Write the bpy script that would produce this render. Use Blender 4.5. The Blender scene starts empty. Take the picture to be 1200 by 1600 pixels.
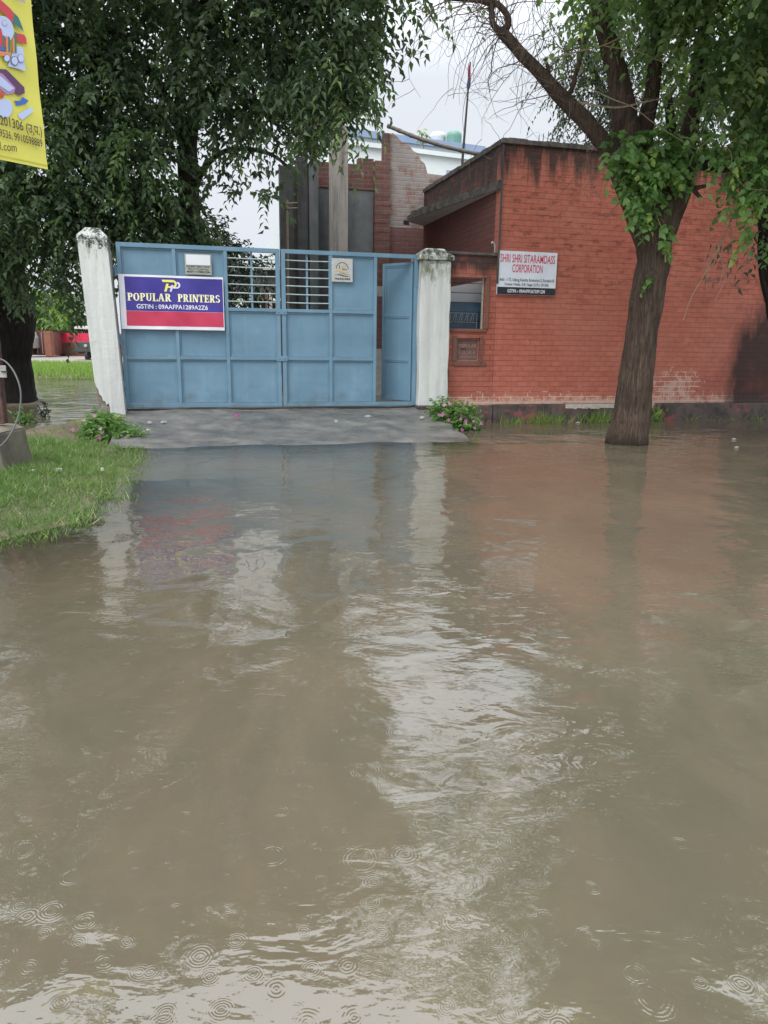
import bpy, math, random
import numpy as np
from mathutils import Matrix, Vector, noise as mnoise

# ------------------------------------------------------------------ camera, sky, sun, exposure
random.seed(7)
RNG = np.random.default_rng(11)
SC = bpy.context.scene
COL = SC.collection
FPX, PITCH, ROLL, CAMH = 1160.0, math.radians(12.87), math.radians(0.75), 1.5
cam_data = bpy.data.cameras.new('camera')
cam = bpy.data.objects.new('camera', cam_data)
COL.objects.link(cam)
cam_data.sensor_fit = 'VERTICAL'
cam_data.sensor_height = 36.0
cam_data.sensor_width = 27.0
cam_data.lens = FPX / 1600 * 36.0
cam_data.clip_start = 0.05
cam_data.clip_end = 2000
CR = Matrix.Rotation(math.pi / 2 - PITCH, 3, 'X') @ Matrix.Rotation(ROLL, 3, 'Z')
cam.matrix_world = Matrix.Translation((0, 0, CAMH)) @ CR.to_4x4()
SC.camera = cam

SUN_DIR = Vector((-0.35, -0.62, 0.9)).normalized()      # towards the sun, hidden by cloud
world = bpy.data.worlds.new('World')
SC.world = world
world.use_nodes = True
wn, wl = world.node_tree.nodes, world.node_tree.links
wn.clear()
w_out = wn.new('ShaderNodeOutputWorld')
w_bg = wn.new('ShaderNodeBackground')
w_sky = wn.new('ShaderNodeTexSky')
w_sky.sky_type = 'NISHITA'
w_sky.sun_disc = False
w_sky.sun_elevation = math.asin(SUN_DIR.z)
w_sky.sun_rotation = math.atan2(SUN_DIR.x, SUN_DIR.y)
w_hs = wn.new('ShaderNodeHueSaturation'); w_hs.inputs['Saturation'].default_value = 0.25
w_mix = wn.new('ShaderNodeMixRGB'); w_mix.inputs[0].default_value = 0.82
w_tc = wn.new('ShaderNodeTexCoord'); w_sep = wn.new('ShaderNodeSeparateXYZ')
w_ramp = wn.new('ShaderNodeValToRGB')                     # overcast dome: brighter towards the zenith
w_n = wn.new('ShaderNodeTexNoise'); w_n.inputs['Scale'].default_value = 2.2; w_n.inputs['Detail'].default_value = 4
w_nm = wn.new('ShaderNodeMapRange'); w_nm.inputs[3].default_value = 0.9; w_nm.inputs[4].default_value = 1.1
w_mul = wn.new('ShaderNodeMixRGB'); w_mul.blend_type = 'MULTIPLY'; w_mul.inputs[0].default_value = 1
cr = w_ramp.color_ramp
cr.elements[0].position = 0.0; cr.elements[0].color = (5.6, 5.85, 6.3, 1)
cr.elements[1].position = 1.0; cr.elements[1].color = (19, 19.5, 20, 1)
e = cr.elements.new(0.30); e.color = (6.3, 6.65, 7.2, 1)
e = cr.elements.new(0.46); e.color = (14.0, 14.8, 15.8, 1)
wl.new(w_tc.outputs['Generated'], w_sep.inputs[0]); wl.new(w_sep.outputs['Z'], w_ramp.inputs[0])
wl.new(w_tc.outputs['Generated'], w_n.inputs['Vector']); wl.new(w_n.outputs[0], w_nm.inputs[0])
wl.new(w_ramp.outputs[0], w_mul.inputs[1]); wl.new(w_nm.outputs[0], w_mul.inputs[2])
wl.new(w_sky.outputs[0], w_hs.inputs['Color']); wl.new(w_hs.outputs[0], w_mix.inputs[1]); wl.new(w_mul.outputs[0], w_mix.inputs[2])
wl.new(w_mix.outputs[0], w_bg.inputs['Color'])
w_bg.inputs['Strength'].default_value = 0.075
wl.new(w_bg.outputs[0], w_out.inputs['Surface'])

sun_data = bpy.data.lights.new('sun', 'SUN')
sun_data.energy = 1.5
sun_data.angle = math.radians(35)
sun_data.color = (1.0, 0.96, 0.9)
sun = bpy.data.objects.new('sun', sun_data)
COL.objects.link(sun)
sun.rotation_euler = SUN_DIR.to_track_quat('Z', 'Y').to_euler()

SC.view_settings.view_transform = 'Standard'
SC.view_settings.look = 'None'
SC.view_settings.gamma = 1
SC.view_settings.exposure = 0.9
SC.render.engine = 'CYCLES'
SC.cycles.use_denoising = True
SC.cycles.max_bounces = 7
SC.cycles.transparent_max_bounces = 8

# ------------------------------------------------------------------ measuring: where a seen point lies on a known plane
def ray(x, y):
    d = CR @ Vector((x - 600, 800 - y, -FPX))
    return d / math.hypot(d.x, d.y)
def gz(x, y, z=0.0):
    d = ray(x, y); t = (z - CAMH) / d.z
    return Vector((d.x * t, d.y * t, z))
def at(x, y, Y):
    d = ray(x, y); t = Y / d.y
    return Vector((d.x * t, Y, CAMH + d.z * t))
class Frame:
    """a building's own axes: u along its face, w into the plot, z up"""
    def __init__(s, o, th):
        s.o = Vector(o); s.th = th
        s.U = Vector((math.cos(th), math.sin(th), 0)); s.V = Vector((-math.sin(th), math.cos(th), 0))
    def W(s, p): return s.o + s.U * p[0] + s.V * p[1] + Vector((0, 0, p[2]))
    def L(s, P):
        d = Vector(P) - s.o
        return (d.dot(s.U), d.dot(s.V), d.z)
    def on(s, x, y, w=0.0):
        d = ray(x, y); C = Vector((0, 0, CAMH))
        t = ((s.o + s.V * w - C).dot(s.V)) / d.dot(s.V)
        return s.L(C + d * t)
FA = Frame(gz(770, 660), math.radians(14.5))
WD = Frame((0, 0, 0), 0)

# ------------------------------------------------------------------ objects
def tag(o, label=None, cat=None, group=None, kind=None):
    if label: o['label'] = label
    if cat: o['category'] = cat
    if group: o['group'] = group
    if kind: o['kind'] = kind
    return o
ORG = {}
def thing(name, label, cat, p=(0, 0, 0), fr=WD, group=None):
    o = bpy.data.objects.new(name, None); COL.objects.link(o)
    o.empty_display_size = 0.2
    o.location = fr.W(p); o.rotation_euler = (0, 0, fr.th)
    ORG[o.name] = (fr, Vector(p))
    return tag(o, label, cat, group)
def box_uv(me, off=(0, 0, 0)):
    uv = me.uv_layers.new(name='UVMap')
    n = len(me.loops)
    if n == 0: return
    co = np.empty(len(me.vertices) * 3, 'f'); me.vertices.foreach_get('co', co); co = co.reshape(-1, 3) + np.array(off, 'f')
    vi = np.empty(n, 'i'); me.loops.foreach_get('vertex_index', vi)
    pn = np.empty(len(me.polygons) * 3, 'f'); me.polygons.foreach_get('normal', pn); pn = np.abs(pn.reshape(-1, 3))
    tot = np.empty(len(me.polygons), 'i'); me.polygons.foreach_get('loop_total', tot)
    ln = np.repeat(pn, tot, axis=0); c = co[vi]
    ax = np.argmax(ln * np.array([1.0, 1.01, 1.0]), axis=1)
    u = np.where(ax == 0, c[:, 1], c[:, 0]); v = np.where(ax == 2, c[:, 1], c[:, 2])
    uv.data.foreach_set('uv', np.stack([u, v], 1).astype('f').ravel())
def emit(name, me, mat, parent=None, fr=WD, origin=(0, 0, 0), smooth=False, label=None):
    """me has coordinates in frame fr, absolute; they are re-based on the origin or on the parent's"""
    box_uv(me)
    if parent is not None:
        root = parent
        fr, og = ORG[root.name]
    else:
        og = Vector(origin)
    me.transform(Matrix.Translation(-og))
    if smooth: me.polygons.foreach_set('use_smooth', [True] * len(me.polygons))
    for m in (mat if isinstance(mat, (list, tuple)) else [mat]): me.materials.append(m)
    o = bpy.data.objects.new(name, me); COL.objects.link(o)
    if parent is not None: o.parent = parent
    else:
        o.location = fr.W(og); o.rotation_euler = (0, 0, fr.th)
    ORG[o.name] = (fr, og)
    if label: o['label'] = label
    return o
def rebase_sub(o):
    return o
class MB:
    def __init__(s): s.v = []; s.f = []; s.m = []
    def add(s, vs, fs, mi=0):
        b = len(s.v); s.v += [tuple(v) for v in vs]
        s.f += [tuple(b + i for i in f) for f in fs]; s.m += [mi] * len(fs); return s
    def box(s, a, b, mi=0):
        x0, y0, z0 = [min(a[i], b[i]) for i in range(3)]; x1, y1, z1 = [max(a[i], b[i]) for i in range(3)]
        return s.add([(x0, y0, z0), (x1, y0, z0), (x1, y1, z0), (x0, y1, z0), (x0, y0, z1), (x1, y0, z1), (x1, y1, z1), (x0, y1, z1)],
                     [(0, 3, 2, 1), (4, 5, 6, 7), (0, 1, 5, 4), (1, 2, 6, 5), (2, 3, 7, 6), (3, 0, 4, 7)], mi)
    def prism(s, pts, axis, a, b, mi=0):
        """polygon pts (2-D) extruded along an axis index from a to b"""
        n = len(pts)
        def P(q, t):
            l = list(q); l.insert(axis, t); return tuple(l)
        vs = [P(q, a) for q in pts] + [P(q, b) for q in pts]
        fs = [tuple(range(n))[::-1], tuple(range(n, 2 * n))] + [(i, (i + 1) % n, n + (i + 1) % n, n + i) for i in range(n)]
        area = sum(pts[i][0] * pts[(i + 1) % n][1] - pts[(i + 1) % n][0] * pts[i][1] for i in range(n))
        flip = (area > 0) ^ (b > a) ^ (axis == 1)
        if flip: fs = [f[::-1] for f in fs]
        return s.add(vs, fs, mi)
    def tube(s, pts, rad, sides=8, mi=0, cap=True, nz=0.0, nf=3.0, seed=0):
        pts = [Vector(p) for p in pts]; n = len(pts)
        if not hasattr(rad, '__len__'): rad = [rad] * n
        t0 = (pts[1] - pts[0]).normalized()
        a = t0.cross(Vector((0, 0, 1)) if abs(t0.z) < .9 else Vector((0, 1, 0))).normalized()
        vs = []
        for i, p in enumerate(pts):
            t = (pts[min(i + 1, n - 1)] - pts[max(i - 1, 0)]).normalized()
            a = (a - t * a.dot(t)).normalized(); b = t.cross(a)
            for k in range(sides):
                an = 2 * math.pi * k / sides
                d = a * math.cos(an) + b * math.sin(an); r = rad[i]
                if nz:
                    q = (p + d * r) * nf
                    r *= 1 + nz * (mnoise.noise(q + Vector((seed, 0, 0))) + .5 * mnoise.noise(q * 2.3) + .25 * mnoise.noise(q * 6))
                vs.append(p + d * r)
        fs = [(i * sides + k, i * sides + (k + 1) % sides, (i + 1) * sides + (k + 1) % sides, (i + 1) * sides + k) for i in range(n - 1) for k in range(sides)]
        if cap: fs += [tuple(range(sides))[::-1], tuple(range((n - 1) * sides, n * sides))]
        return s.add(vs, fs, mi)
    def mesh(s, name):
        me = bpy.data.meshes.new(name); me.from_pydata(s.v, [], s.f); me.update()
        if any(s.m): me.polygons.foreach_set('material_index', s.m)
        return me
    def build(s, name, mat, parent=None, fr=WD, origin=(0, 0, 0), smooth=False, bevel=0, label=None):
        o = emit(name, s.mesh(name), mat, parent, fr, origin, smooth, label)
        if bevel:
            m = o.modifiers.new('bevel', 'BEVEL'); m.width = bevel; m.segments = 2; m.limit_method = 'ANGLE'
        return o
def catmull(P, n):
    """P rows of numbers; n samples per span"""
    P = np.array(P, float); out = []
    Q = np.vstack([2 * P[0] - P[1], P, 2 * P[-1] - P[-2]])
    for i in range(1, len(Q) - 2):
        for t in np.linspace(0, 1, n, endpoint=False):
            a, b, c, d = Q[i - 1], Q[i], Q[i + 1], Q[i + 2]
            out.append(.5 * ((2 * b) + (c - a) * t + (2 * a - 5 * b + 4 * c - d) * t * t + (3 * b - a - 3 * c + d) * t ** 3))
    out.append(P[-1]); return np.array(out)

# ------------------------------------------------------------------ leaf / blade instancing baked into one mesh
T_LANCE = (np.array([(0, 0, 0), (.38, -.5, .16), (.38, .5, .16), (.42, 0, 0), (1, 0, -.12)]), [(0, 1, 3), (1, 4, 3), (0, 3, 2), (3, 4, 2)])
T_HEART = (np.array([(0, 0, 0), (-.08, .26, .05), (.2, .5, .1), (.62, .33, .08), (1, 0, -.1), (.62, -.33, .08), (.2, -.5, .1), (-.08, -.26, .05), (.45, 0, -.03)]),
           [(0, 8, 2, 1), (8, 4, 3, 2), (0, 7, 6, 8), (8, 6, 5, 4)])
T_BLADE = (np.array([(0, -.5, 0), (0, .5, 0), (.5, -.4, .06), (.5, .4, .06), (1, 0, .3)]), [(0, 2, 3, 1), (2, 4, 3)])
T_PETAL = (np.array([(0, 0, 0)] + [(math.cos(a) * r, math.sin(a) * r, z) for k in range(5) for a, r, z in ((k * 1.2566 - .35, .85, .1), (k * 1.2566, 1.0, .12), (k * 1.2566 + .35, .85, .1), (k * 1.2566 + .628, .3, .03))]),
           [(0, 1 + 4 * k, 2 + 4 * k, 3 + 4 * k) for k in range(5)])
def nrm(a): return a / np.maximum(np.linalg.norm(a, axis=-1, keepdims=True), 1e-9)
def leaves(name, tpl, P, X, L, Wd, tint, mat, parent=None, up=None, upr=.5, origin=(0, 0, 0), fr=WD):
    V, Fc = tpl
    P = np.asarray(P, float); X = nrm(np.asarray(X, float)); N = len(P)
    L = np.broadcast_to(L, (N,)); Wd = np.broadcast_to(Wd, (N,)); tint = np.broadcast_to(tint, (N,))
    U = np.array([0, 0, 1.0]) if up is None else np.asarray(up)
    Z = nrm(U + RNG.normal(0, upr, (N, 3))); Y = nrm(np.cross(Z, X)); Z = np.cross(X, Y)
    vs = (P[:, None] + X[:, None] * (V[None, :, 0:1] * L[:, None, None]) + Y[:, None] * (V[None, :, 1:2] * Wd[:, None, None]) + Z[:, None] * (V[None, :, 2:3] * L[:, None, None]))
    k = len(V); vs = vs.reshape(-1, 3)
    og = ORG[parent.name][1] if parent is not None else Vector(origin)
    vs = vs - np.array(og)
    me = bpy.data.meshes.new(name)
    me.vertices.add(len(vs)); me.vertices.foreach_set('co', vs.astype('f').ravel())
    lt = np.array([len(f) for f in Fc]); base = np.concatenate([np.array(f) for f in Fc])
    loops = (base[None] + (np.arange(N) * k)[:, None]).ravel()
    me.loops.add(len(loops)); me.loops.foreach_set('vertex_index', loops.astype('i'))
    tots = np.tile(lt, N); st = np.concatenate([[0], np.cumsum(tots)[:-1]])
    me.polygons.add(len(tots)); me.polygons.foreach_set('loop_start', st.astype('i'))
    me.update(calc_edges=True); me.validate()
    at_ = me.attributes.new('tint', 'FLOAT', 'FACE'); at_.data.foreach_set('value', np.repeat(tint, len(Fc)).astype('f'))
    me.materials.append(mat)
    o = bpy.data.objects.new(name, me); COL.objects.link(o)
    if parent is not None: o.parent = parent
    else: o.location = fr.W(og); o.rotation_euler = (0, 0, fr.th)
    ORG[o.name] = (fr, og)
    return o
def in_ell(c, r, n, shell=0.0):
    d = nrm(RNG.normal(0, 1, (n, 3))); q = RNG.uniform(shell ** 3, 1, n) ** (1 / 3)
    return np.array(c) + d * q[:, None] * np.array(r), d
def sprays(S, D, Ls, n, droop, spread=.8):
    """leaf bases and axes along drooping twigs starting at S"""
    D = nrm(D); t = np.linspace(.12, 1, n)[None, :, None]; Ls = np.broadcast_to(Ls, (len(S),))[:, None, None]
    down = np.array([0, 0, -1.0]); dr = np.broadcast_to(droop, (len(S),))[:, None, None]
    P = S[:, None] + D[:, None] * Ls * t + down * (dr * Ls * t * t)
    T = nrm(D[:, None] + down * 2 * dr * t + 0 * P)
    side = nrm(np.cross(T, np.array([0, 0, 1.0])) + 1e-6)
    sg = np.where(np.arange(n) % 2 == 0, 1, -1)[None, :, None]
    X = T * .55 + side * sg * spread + down * .35 + RNG.normal(0, .25, P.shape)
    return P.reshape(-1, 3), X.reshape(-1, 3)

# ------------------------------------------------------------------ text
def text_me(body, bold=0.0, font=None):
    c = bpy.data.curves.new('t', 'FONT'); c.body = body; c.offset = bold; c.resolution_u = 3
    o = bpy.data.objects.new('t', c); COL.objects.link(o)
    dg = bpy.context.evaluated_depsgraph_get()
    me = bpy.data.meshes.new_from_object(o.evaluated_get(dg))
    bpy.data.objects.remove(o); bpy.data.curves.remove(c)
    v = [tuple(x.co) for x in me.vertices]; f = [tuple(p.vertices) for p in me.polygons]
    bpy.data.meshes.remove(me)
    return v, f
def put_text(mb, body, u0, u1, z0, z1, w, bold=0.0, mi=0, shear=0):
    """text filling the box u0..u1, z0..z1 on the plane w, facing -w"""
    v, f = text_me(body, bold)
    if not v: return
    xs = [a[0] for a in v]; ys = [a[1] for a in v]
    x0, x1, y0, y1 = min(xs), max(xs), min(ys), max(ys)
    sx, sy = (u1 - u0) / (x1 - x0), (z1 - z0) / (y1 - y0)
    mb.add([(u0 + (a[0] - x0) * sx + shear * (a[1] - y0) * sy, w, z0 + (a[1] - y0) * sy) for a in v], f, mi)
# ------------------------------------------------------------------ materials
class N:
    def __init__(s, name, rough=.6, spec=.4):
        s.m = bpy.data.materials.new(name); s.m.use_nodes = True
        s.t = s.m.node_tree; s.n = s.t.nodes; s.p = s.n['Principled BSDF']; s.out = s.n['Material Output']
        s.p.inputs['Roughness'].default_value = rough
        s.p.inputs['Specular IOR Level'].default_value = spec
        s.geo = None
    def new(s, typ, **k):
        n = s.n.new(typ)
        for a, b in k.items(): setattr(n, a, b)
        return n
    def lk(s, a, b): s.t.links.new(a, b)
    def pos(s):
        if not s.geo: s.geo = s.new('ShaderNodeNewGeometry')
        return s.geo.outputs['Position']
    def uv(s): return s.new('ShaderNodeUVMap').outputs[0]
    def obj(s): return s.new('ShaderNodeTexCoord').outputs['Object']
    def sc(s, vec, x, y, z=1, loc=(0, 0, 0), rot=(0, 0, 0)):
        m = s.new('ShaderNodeMapping'); m.inputs['Scale'].default_value = (x, y, z); m.inputs['Location'].default_value = loc
        m.inputs['Rotation'].default_value = rot
        s.lk(vec, m.inputs[0]); return m.outputs[0]
    def xyz(s, vec):
        m = s.new('ShaderNodeSeparateXYZ'); s.lk(vec, m.inputs[0]); return m.outputs
    def noise(s, vec, scale, detail=4, rough=.6, dist=0):
        m = s.new('ShaderNodeTexNoise'); s.lk(vec, m.inputs['Vector']); m.inputs['Scale'].default_value = scale
        m.inputs['Detail'].default_value = detail; m.inputs['Roughness'].default_value = rough; m.inputs['Distortion'].default_value = dist
        return m.outputs[0]
    def val(s, a, sock):
        if hasattr(a, 'is_linked') or hasattr(a, 'links'): s.lk(a, sock)
        elif isinstance(a, (tuple, list)): sock.default_value = (*a, 1) if len(a) == 3 and sock.type == 'RGBA' else a
        else: sock.default_value = a
    def ma(s, op, a, b=0.0, c=0.0, clamp=False):
        m = s.new('ShaderNodeMath', operation=op, use_clamp=clamp)
        s.val(a, m.inputs[0]); s.val(b, m.inputs[1]); s.val(c, m.inputs[2]); return m.outputs[0]
    def mr(s, a, a0, a1, b0=0.0, b1=1.0):
        m = s.new('ShaderNodeMapRange'); s.val(a, m.inputs[0])
        for i, v in enumerate((a0, a1, b0, b1)): m.inputs[i + 1].default_value = v
        return m.outputs[0]
    def mix(s, f, a, b, mode='MIX'):
        m = s.new('ShaderNodeMixRGB', blend_type=mode); s.val(f, m.inputs[0]); s.val(a, m.inputs[1]); s.val(b, m.inputs[2]); return m.outputs[0]
    def col(s, c): s.val(c, s.p.inputs['Base Color']); return s
    def rough(s, c): s.val(c, s.p.inputs['Roughness']); return s
    def bump(s, h, dist=.01, strength=1.0, prev=None):
        b = s.new('ShaderNodeBump'); b.inputs['Distance'].default_value = dist; b.inputs['Strength'].default_value = strength
        s.lk(h, b.inputs['Height'])
        if prev: s.lk(prev, b.inputs['Normal'])
        s.lk(b.outputs[0], s.p.inputs['Normal']); return b.outputs[0]
def simple(name, c, rough=.6, var=.15, scale=6, spec=.4, metal=0, bump=0):
    k = N(name, rough, spec); n = k.noise(k.pos(), scale, 5)
    k.col(k.mix(k.mr(n, .3, .7), tuple(x * (1 - var) for x in c), tuple(x * (1 + var) for x in c)))
    if metal: k.p.inputs['Metallic'].default_value = metal
    if bump: k.bump(n, bump)
    return k.m
M = {}
# gate paint: chalky sky blue with rust along lower rails and faint dents
k = N('blue_gate_paint', .42, .45)
p = k.obj(); g = k.noise(p, 1.3, 5); f = k.noise(p, 14, 6, .7)
c = k.mix(k.mr(g, .3, .7), (.10, .19, .265), (.135, .245, .335))
st = k.noise(k.sc(p, 9, 9, .8), 1.0, 5, .65)
c = k.mix(k.ma('MULTIPLY', k.mr(st, .55, .8), .35), c, (.21, .33, .42))
ru = k.noise(k.sc(p, 1, 1, 2.2), 5.5, 7, .75)
zz = k.xyz(p)[2]
low = k.mr(zz, .0, .25, .06, .012)
low = k.ma('ADD', low, k.ma('MAXIMUM', k.mr(k.ma('ABSOLUTE', k.ma('SUBTRACT', zz, .823)), 0, .035, .075, 0), k.mr(k.ma('ABSOLUTE', k.ma('SUBTRACT', zz, 1.652)), 0, .03, .05, 0)))
c = k.mix(k.mr(k.ma('ADD', ru, low), .685, .72), c, (.10, .045, .02))
dirt = k.mr(k.ma('ADD', k.noise(p, 3, 6), k.mr(zz, 0, .45, .22, 0)), .6, .85, 0, .55)
c = k.mix(dirt, c, (.09, .12, .13))
k.col(c); k.rough(k.mr(f, .3, .7, .36, .55)); k.bump(k.ma('ADD', k.ma('MULTIPLY', k.noise(p, 2.1, 2), 1.0), k.ma('MULTIPLY', f, .05)), .02)
M['gate'] = k.m
M['bar'] = simple('pale_blue_bars', (.36, .45, .47), .5, .2, 9)
M['rust'] = simple('rusty_steel', (.14, .06, .035), .8, .4, 20)
M['rust_dark'] = simple('dark_rusted_post', (.075, .04, .032), .75, .5, 9)
M['dark'] = simple('dark_iron', (.02, .02, .022), .6)
# whitewashed pillars
def white(name, moss, amp=.18):
    k = N(name, .8, .2); p = k.obj(); z = k.xyz(p)[2]
    st = k.noise(k.sc(p, 7, 7, .55), 1.0, 6, .7); b = k.noise(p, 4, 6, .7)
    c = k.mix(k.mr(st, .35, .75), (.58, .60, .59), (.38, .40, .39))
    c = k.mix(k.mr(b, .62, .78, 0, .6), c, (.3, .31, .28))
    m = k.ma('ADD', k.noise(k.sc(p, 6, 6, 1.2), 1.6, 6, .75), k.mr(z, 3.1 - moss - .35, 3.1 - .35, -.35, amp))
    c = k.mix(k.mr(m, .52, .68, 0, .85), c, (.10, .115, .05))
    c = k.mix(k.mr(k.ma('ADD', k.noise(p, 7, 5, .8), k.mr(z, 2.62, 2.95, -.3, .08)), .55, .65), c, (.035, .04, .03))
    k.col(c); k.bump(b, .015); return k.m
M['white_l'] = white('whitewashed_concrete', .6, -.02)
M['white_r'] = white('mossy_whitewash', 1.1, .10)
# brick family
def brick(name, a, b, mortar, bw=.235, bh=.0985, ms=.009, eff=None, drips=None, dark_end=None, wash=0, bumpd=.006, rough=.75, mb=0.0):
    k = N(name, rough, .25); uv = k.uv(); x, y, _ = k.xyz(uv)[:3]
    wob = k.noise(uv, 3.0, 2); uvw = k.sc(uv, 1, 1); 
    comb = k.new('ShaderNodeCombineXYZ'); k.lk(x, comb.inputs[0]); k.lk(k.ma('ADD', y, k.mr(wob, 0, 1, -.008, .008)), comb.inputs[1])
    t = k.new('ShaderNodeTexBrick'); k.lk(comb.outputs[0], t.inputs['Vector'])
    t.inputs['Scale'].default_value = 1; t.inputs['Brick Width'].default_value = bw; t.inputs['Row Height'].default_value = bh
    t.inputs['Mortar Size'].default_value = ms; t.inputs['Mortar Smooth'].default_value = .4; t.inputs['Bias'].default_value = -.15
    t.offset = .5
    t.inputs['Color1'].default_value = (*a, 1); t.inputs['Color2'].default_value = (*b, 1); t.inputs['Mortar'].default_value = (*mortar, 1)
    c = t.outputs['Color']; fac = t.outputs['Fac']
    n1 = k.noise(uv, 1.1, 5, .65); n2 = k.noise(uv, 9, 6, .7)
    c = k.mix(k.mr(n1, .3, .72, .0, .5), c, tuple(q * .8 for q in a)); c = k.mix(.8, c, k.mix(k.mr(n2, .25, .75), (.72, .72, .72), (1.24, 1.24, 1.24)), 'MULTIPLY')
    pk = k.noise(k.sc(uv, 1, 1, 1, (7, 3, 0)), .55, 6, .7); c = k.mix(k.mr(pk, .42, .68, 0, .4 if eff else 0), c, (.46, .19, .14))
    if eff:
        fy = k.ma('FRACT', k.ma('DIVIDE', k.ma('ADD', y, k.mr(wob, 0, 1, -.008, .008)), bh)); ln = k.mr(k.ma('ABSOLUTE', k.ma('SUBTRACT', fy, .04)), .0, .07, 1, 0)
        c = k.mix(k.ma('MULTIPLY', ln, k.mr(k.noise(k.sc(uv, 1.2, 9), 1.0, 4), .35, .6, .1, .6)), c, (.13, .035, .025))
    if wash:
        wm = k.mr(k.ma('ADD', k.noise(uv, 2.3, 6, .75), wash), .5, .62, 0, .8); c = k.mix(wm, c, (.30, .28, .265))
    if eff:
        # lime blooming through the paint near the damp course, and a ragged bare patch
        lo = k.mr(y, .35, .8, .42, -.1); bx = k.ma('MULTIPLY', k.ma('ADD', x, -4.0), 1.0)
        d2 = k.ma('ADD', k.ma('MULTIPLY', bx, bx), k.ma('MULTIPLY', k.ma('MULTIPLY', k.ma('ADD', y, -.62), k.ma('ADD', y, -.62)), 2.6))
        pt = k.mr(d2, 0, .9, .34, 0)
        e = k.ma('ADD', k.noise(uv, 4.5, 7, .8), k.ma('MAXIMUM', lo, pt))
        c = k.mix(k.ma('MULTIPLY', k.mr(e, .66, .73, 0, .85), k.ma('ADD', fac, k.mr(e, .75, .86, 0, .6), clamp=True)), c, (.56, .46, .38))
        e2 = k.noise(uv, 2.0, 7, .8); c = k.mix(k.ma('MULTIPLY', k.mr(e2, .6, .72, 0, .45), k.mr(n2, .45, .6)), c, (.55, .27, .21))
    if drips:
        z0, z1 = drips
        sx = k.noise(k.sc(uv, 3.6, .3), 1.0, 6, .72); g = k.mr(y, z0, z1, -.36, .24)
        c = k.mix(k.mr(k.ma('ADD', sx, g), .48, .66, 0, .92), c, (.035, .028, .026))
        d3 = k.noise(k.sc(uv, 3.2, 8), 1.0, 4, .7); c = k.mix(k.ma('MULTIPLY', k.mr(d3, .54, .62, 0, .7), k.mr(y, 1.9, 2.9)), c, (.17, .05, .038))
    if dark_end:  # wall colour darkens towards the right end, most low down
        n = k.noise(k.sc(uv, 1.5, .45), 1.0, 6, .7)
        g = k.mr(x, dark_end[0], dark_end[1], -.3, .5); gy = k.mr(y, dark_end[2], dark_end[3], .0, -.6)
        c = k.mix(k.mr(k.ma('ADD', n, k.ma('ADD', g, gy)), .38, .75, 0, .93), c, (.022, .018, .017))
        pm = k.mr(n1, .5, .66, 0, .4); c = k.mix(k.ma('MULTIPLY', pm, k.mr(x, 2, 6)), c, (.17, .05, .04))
    k.col(c)
    h = k.ma('ADD', k.ma('MULTIPLY', fac, -1.0), k.ma('MULTIPLY', n2, .5)); k.bump(h, bumpd, .8)
    k.rough(k.mr(n2, .3, .7, rough - .15, rough + .1)); return k.m
M['red'] = brick('red_painted_brick', (.40, .128, .088), (.34, .10, .07), (.325, .095, .066), eff=1, drips=(3.55, 5.05), dark_end=(4.6, 6.1, 1.6, 2.9))
M['red_low'] = brick('red_painted_low_wall', (.33, .10, .07), (.27, .08, .055), (.2, .055, .04), eff=1, drips=(2.35, 3.0))
M['red_side'] = brick('shaded_red_side_wall', (.135, .058, .05), (.11, .045, .04), (.08, .04, .036), drips=(3.2, 5.0))  # shade of the side wall put into a darker brick colour, under drip stains
M['ruin_brick'] = brick('bare_brick', (.18, .088, .075), (.11, .058, .052), (.19, .165, .15), bw=.25, bh=.1, ms=.012, bumpd=.012, drips=(3.9, 7.2))
M['wash_brick'] = brick('grey_washed_brick', (.25, .13, .11), (.19, .11, .095), (.28, .265, .25), bw=.26, bh=.102, ms=.014, wash=.1, bumpd=.008)
M['red_ruin'] = brick('dull_red_brick', (.18, .09, .085), (.14, .072, .068), (.2, .13, .12), bw=.25, bh=.1, bumpd=.008)
def concrete(name, c0, c1, stain=.6, rough=.85, sx=5, bump=.01):
    k = N(name, rough, .25); p = k.pos(); b = k.noise(p, 3.5, 7, .7); st = k.noise(k.sc(p, sx, sx, .35), 1.0, 6, .7)
    c = k.mix(k.mr(b, .3, .7), c0, c1); c = k.mix(k.mr(st, .48, .7, 0, stain), c, tuple(q * .18 for q in c0))
    k.col(c); k.bump(b, bump); return k.m
M['conc'] = concrete('weathered_concrete', (.22, .22, .215), (.32, .31, .30), .85)
M['conc_dark'] = concrete('black_stained_concrete', (.055, .055, .056), (.11, .11, .11), .7)
M['conc_pink'] = concrete('pinkish_concrete', (.34, .315, .295), (.42, .38, .35), .85, sx=6)
M['plaster'] = concrete('grey_plaster', (.13, .14, .145), (.19, .2, .205), .5, sx=2)
M['slab'] = concrete('slab_soffit', (.55, .54, .52), (.64, .62, .6), .15, sx=1)
k = N('mossy_parapet', .85, .2); p = k.pos(); n = k.noise(p, 6, 7, .75)
c = k.mix(k.mr(n, .35, .65), (.03, .03, .03), (.15, .13, .12)); c = k.mix(k.mr(k.noise(p, 2.4, 5), .62, .72, 0, .8), c, (.10, .13, .03))
k.col(c); k.bump(n, .02); M['coping'] = k.m
k = N('stained_plinth', .8, .25); p = k.pos(); n = k.noise(p, 2.6, 6, .75); n2 = k.noise(p, 11, 5)
c = k.mix(k.mr(n, .4, .6), (.045, .04, .038), (.11, .085, .078)); c = k.mix(k.mr(k.noise(k.sc(p, 1, 1, 1, (5, 3, 1)), 2.2, 5, .7), .58, .64, 0, .8), c, (.26, .075, .07))
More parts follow.
